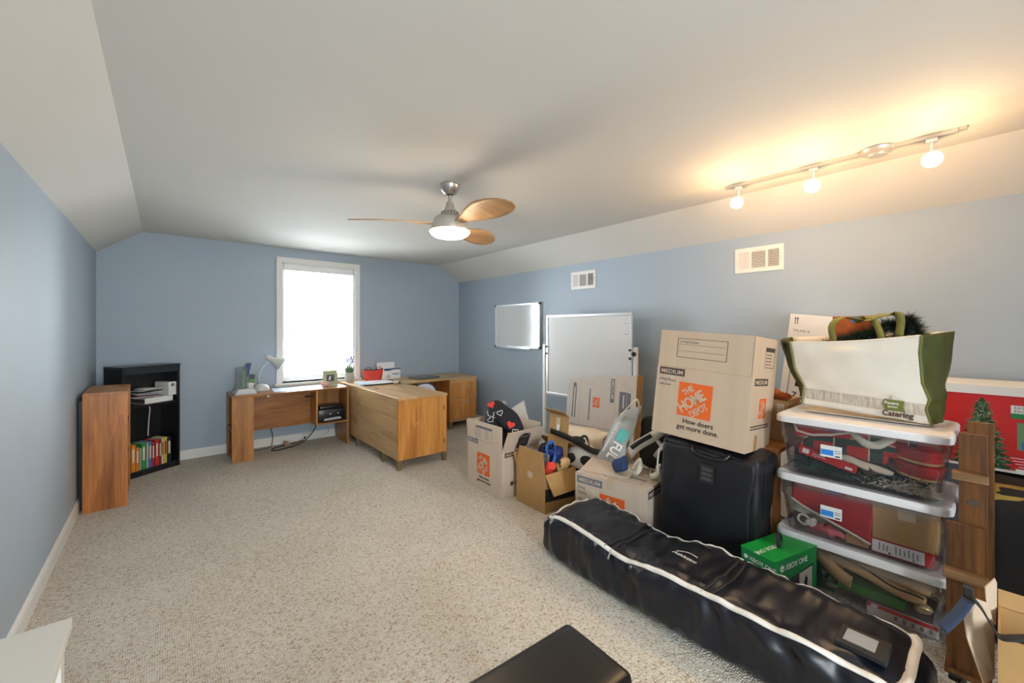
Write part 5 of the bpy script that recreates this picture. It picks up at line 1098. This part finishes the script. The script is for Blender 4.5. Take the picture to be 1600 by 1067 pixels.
F.text('This side up', .03, 1.385, .022, 'ink_grey'); F.rect('arrow_base', .03, 1.44, .058, 1.443, 'ink'); F.poly('arrow', [(.034, 1.447), (.038, 1.447), (.038, 1.475), (.042, 1.475), (.036, 1.49), (.030, 1.475), (.034, 1.475)], 'ink'); F.poly('arrow', [(.049, 1.447), (.053, 1.447), (.053, 1.475), (.057, 1.475), (.051, 1.49), (.045, 1.475), (.049, 1.475)], 'ink')
# red tree box on a black duffel
t = thing('tree_box', 'long red artificial tree box by the right wall', 'box', (3.25, .42, .70)); Lx = 1.3
box(0, -Lx, 0, .40, 0, .385).obj('carton', 'red_box', t); box(-.003, -Lx-.003, .385, .403, .003, .43).obj('lid', 'paper', t); box(-.002, -Lx, 0, 0, 0, .012).obj('bottom_edge', 'paper', t)
F = Face(t, (0, 0, 0), (0,-1,0), (0,0,1)); random.seed(3)
P = [(.36, .37)]
for s_ in (1, -1):
    side = []
    for i in range(14): yy = lerp(.355, .0, i/13); wv = lerp(.012, .115, i/13); side.append((.36+s_*wv*U(.9, 1.15), yy-.004)); side.append((.36+s_*wv*U(.6, .75), yy-.016))
    P += [p for p in side if p[1] > .003] if s_ == 1 else [p for p in side if p[1] > .003][::-1]
F.poly('tree_picture', P, 'tree_green', .001); k = M()
for i in range(60):
    yy = U(.02, .33); wv = lerp(.10, .012, yy/.36); c = F.at(.36+U(-wv, wv)*.8, yy, .0015); k.ball(c, .0024, 3)
k.obj('light_print', 'trim_rope', t)
k = M()
for i in range(420):
    yy = U(.01, .35); wv = lerp(.115, .012, yy/.36); a = .36+U(-wv, wv)*.92; d_ = V(0, -U(.2, 1)*math.copysign(1, a-.36), U(-.8, .3)).normalized()*.02; p = F.at(a, yy, .0016); k.add([p+V(0, 0, .002), p-V(0, 0, .002), p+d_], [(0, 1, 2)])
k.obj('needle_print', 'stem_green', t)
F.rect('sign_top', .455, .30, .62, .34, 'paper', .001); F.rect('sign_base', .455, .275, .62, .30, 'xbox_side', .001); F.text('EASY', .465, .322, .020, 'dark_grey'); F.text('FIND', .465, .303, .020, 'dark_grey'); F.rect('photo_print', .475, .12, .62, .255, 'stem_green', .001); F.rect('photo_print', .49, .125, .58, .16, 'blue_bright', .0016)
for i in range(4): F.rect('print_line', .45+.01*i, .075-.014*i, .55, .078-.014*i, 'white_ink')
F.rect('barcode', .47, .012, .50, .024, 'white_ink')
db = thing('black_duffel', 'big black duffel with yellow flap under the tree box', 'duffel bag', (3.30, -.42, 0))
rbox(-.40, -.45, .004, .36, .50, .685, .08, .02, 33, 8).obj('body', 'black_cloth', db, True)
M().grid(lambda u, v: (-.36+.08*v-.05*math.sin(PI*v), lerp(.46, -.40, u), .635+.055*v-.03*abs(2*u-1)**3*(1-v)+.012*nz((u*3, v*2, 0), 2)), 20, 8).obj('yellow_flap', 'yellow_cloth', db, True, solid=.008)
M().grid(lambda u, v: (-.445-.03*math.sin(PI*v), lerp(.44, -.40, u), .02+.30*v*(1-.5*abs(2*u-1)**2)+.02*nz((u*3, v*2, 4), 2)), 20, 10).obj('navy_pocket', 'navy_cloth', db, True, solid=.02)

# wooden A-frame stand of rough boards
rk = thing('board_stand', 'rough stained wooden board stand beside the clear bins', 'stand', (2.53, .09, 0))
box(.0, -.058, .40, .022, .022, .99, bev=.002).obj('upper_board', 'rustic', rk); box(-.026, -.05, .02, -.002, .056, .62, bev=.002).obj('lower_board', 'rustic', rk)
box(.20, -.075, 0, .224, .006, 1.012, bev=.002).obj('rear_board', 'rustic', rk); box(.224, -.075, .0, .245, -.03, .90).obj('rear_batten', 'rustic', rk)
for zz, x0 in ((.805, -.055), (.405, -.085)): box(x0, -.062, zz, .0 if zz > .7 else -.026, .040 if zz > .7 else .062, zz+.032, bev=.003).obj('cleat', 'rustic_y', rk)
for zz in (.25, .72): box(.022, -.05, zz, .20, -.02, zz+.03).obj('spacer', 'rustic_y', rk)
box(-.05, -.07, 0, .25, .06, .02).obj('foot_board', 'rustic', rk)
kn = M().lathe([(.001, .0012), (.014, .0012), (.016, 0)], (-.0005, -.02, .71), 16, Matrix.Rotation(-PI/2, 4, 'Y') @ Matrix.Diagonal((.8, 1.2, 1, 1))).obj('knot', 'ink_brown', rk)

# open carton in the near corner with webbing strap
w, d, h = .20, .42, .545
b6 = carton('corner_carton', 'open brown carton cut off at the lower right', (1.82+w/2, .004-d/2, 0), 0, w, d, h, 'carton_kraft', 'carton_inside', {'b': (.05, .5)})
lc = V(1.82+w/2, .004-d/2, 0)
M().prism([V(*p)-lc for p in ((1.87, .046, .608), (1.85, .068, .54), (1.84, .064, .497), (1.85, .030, .372), (1.90, .010, .376), (1.93, .012, .52), (1.92, .022, .585))], (.004, .003, 0)).obj('flap', 'carton', b6)
M().prism([V(*p)-lc for p in ((1.99, .010, .640), (1.97, .030, .610), (1.97, .026, .542), (1.98, .008, .50), (2.01, .006, .545), (2.01, .006, .62))], (.004, .002, 0)).obj('flap', 'carton', b6)
M().grid(lambda u, v: V(lerp(1.83, 2.01, v), lerp(-.01, -.40, u), .46+.04*nz((u*4, v*3, 0), 1.5))-lc, 12, 6).obj('black_fill', 'black_cloth', b6, True, solid=.01)  # black sheet laid across the inside of the open carton
st = thing('webbing_strap', 'navy webbing strap with black buckle over the corner carton', 'strap', (1.84, .06, .50))
M().ribbon(curve([(-.01, .055, .0), (-.005, .035, .035), (.0, .015, .075), (.005, .0, .115)], 16), (.75, .55, .35), .034, .002).obj('webbing', 'navy_strap', st, True)
box(-.008, -.010, .112, .016, .012, .15, bev=.004).obj('buckle', 'black_plastic', st); M().tube([(-.012, .014, .118), (-.012, -.010, .112), (.018, -.010, .112)], .0035, 6).obj('buckle_bar', 'black_plastic', st)
M().ribbon(curve([(.0, -.004, .125), (-.005, -.025, .10), (-.015, -.045, .065), (-.02, -.06, .045), (-.015, -.085, .052), (.03, -.12, .05)], 30), (.9, .25, .2), .022, .002).obj('webbing_tail', 'black_cloth', st, True)

# ------------------------------------------------------------------ foreground: bench and white table
bn = thing('padded_bench', 'black vinyl padded bench in the foreground', 'bench', (1.035, .935, 0), -.055)
rbox(-.95, -.27, .375, 0, 0, .45, .025, .003, 41, 8).obj('pad', 'vinyl_black', bn, True)
M().tube([(-.9, -.272, .40), (-.02, -.272, .40), (.002, -.25, .40), (.002, -.02, .40), (-.02, .002, .40), (-.9, .002, .40)], .003, 6).obj('seam', 'black_plastic', bn)
for x in (-.85, -.15):
    box(x-.02, -.25, .33, x+.02, -.02, .374, bev=.003).obj('crossbar', 'black_plastic', bn)
    for y in (-.235, -.035): box(x-.018, y-.018, 0, x+.018, y+.018, .33, bev=.003).obj('leg', 'black_plastic', bn)
wt = thing('white_table', 'white tabletop corner at the lower left', 'table', (-.165, 1.395, 0))
box(-.33, -.80, .725, 0, 0, .75, bev=.001).obj('tabletop', 'white_table', wt)
for x in (-.30, -.03):
    for y in (-.76, -.04): box(x-.02, y-.02, 0, x+.02, y+.02, .725).obj('leg', 'white_table', wt)
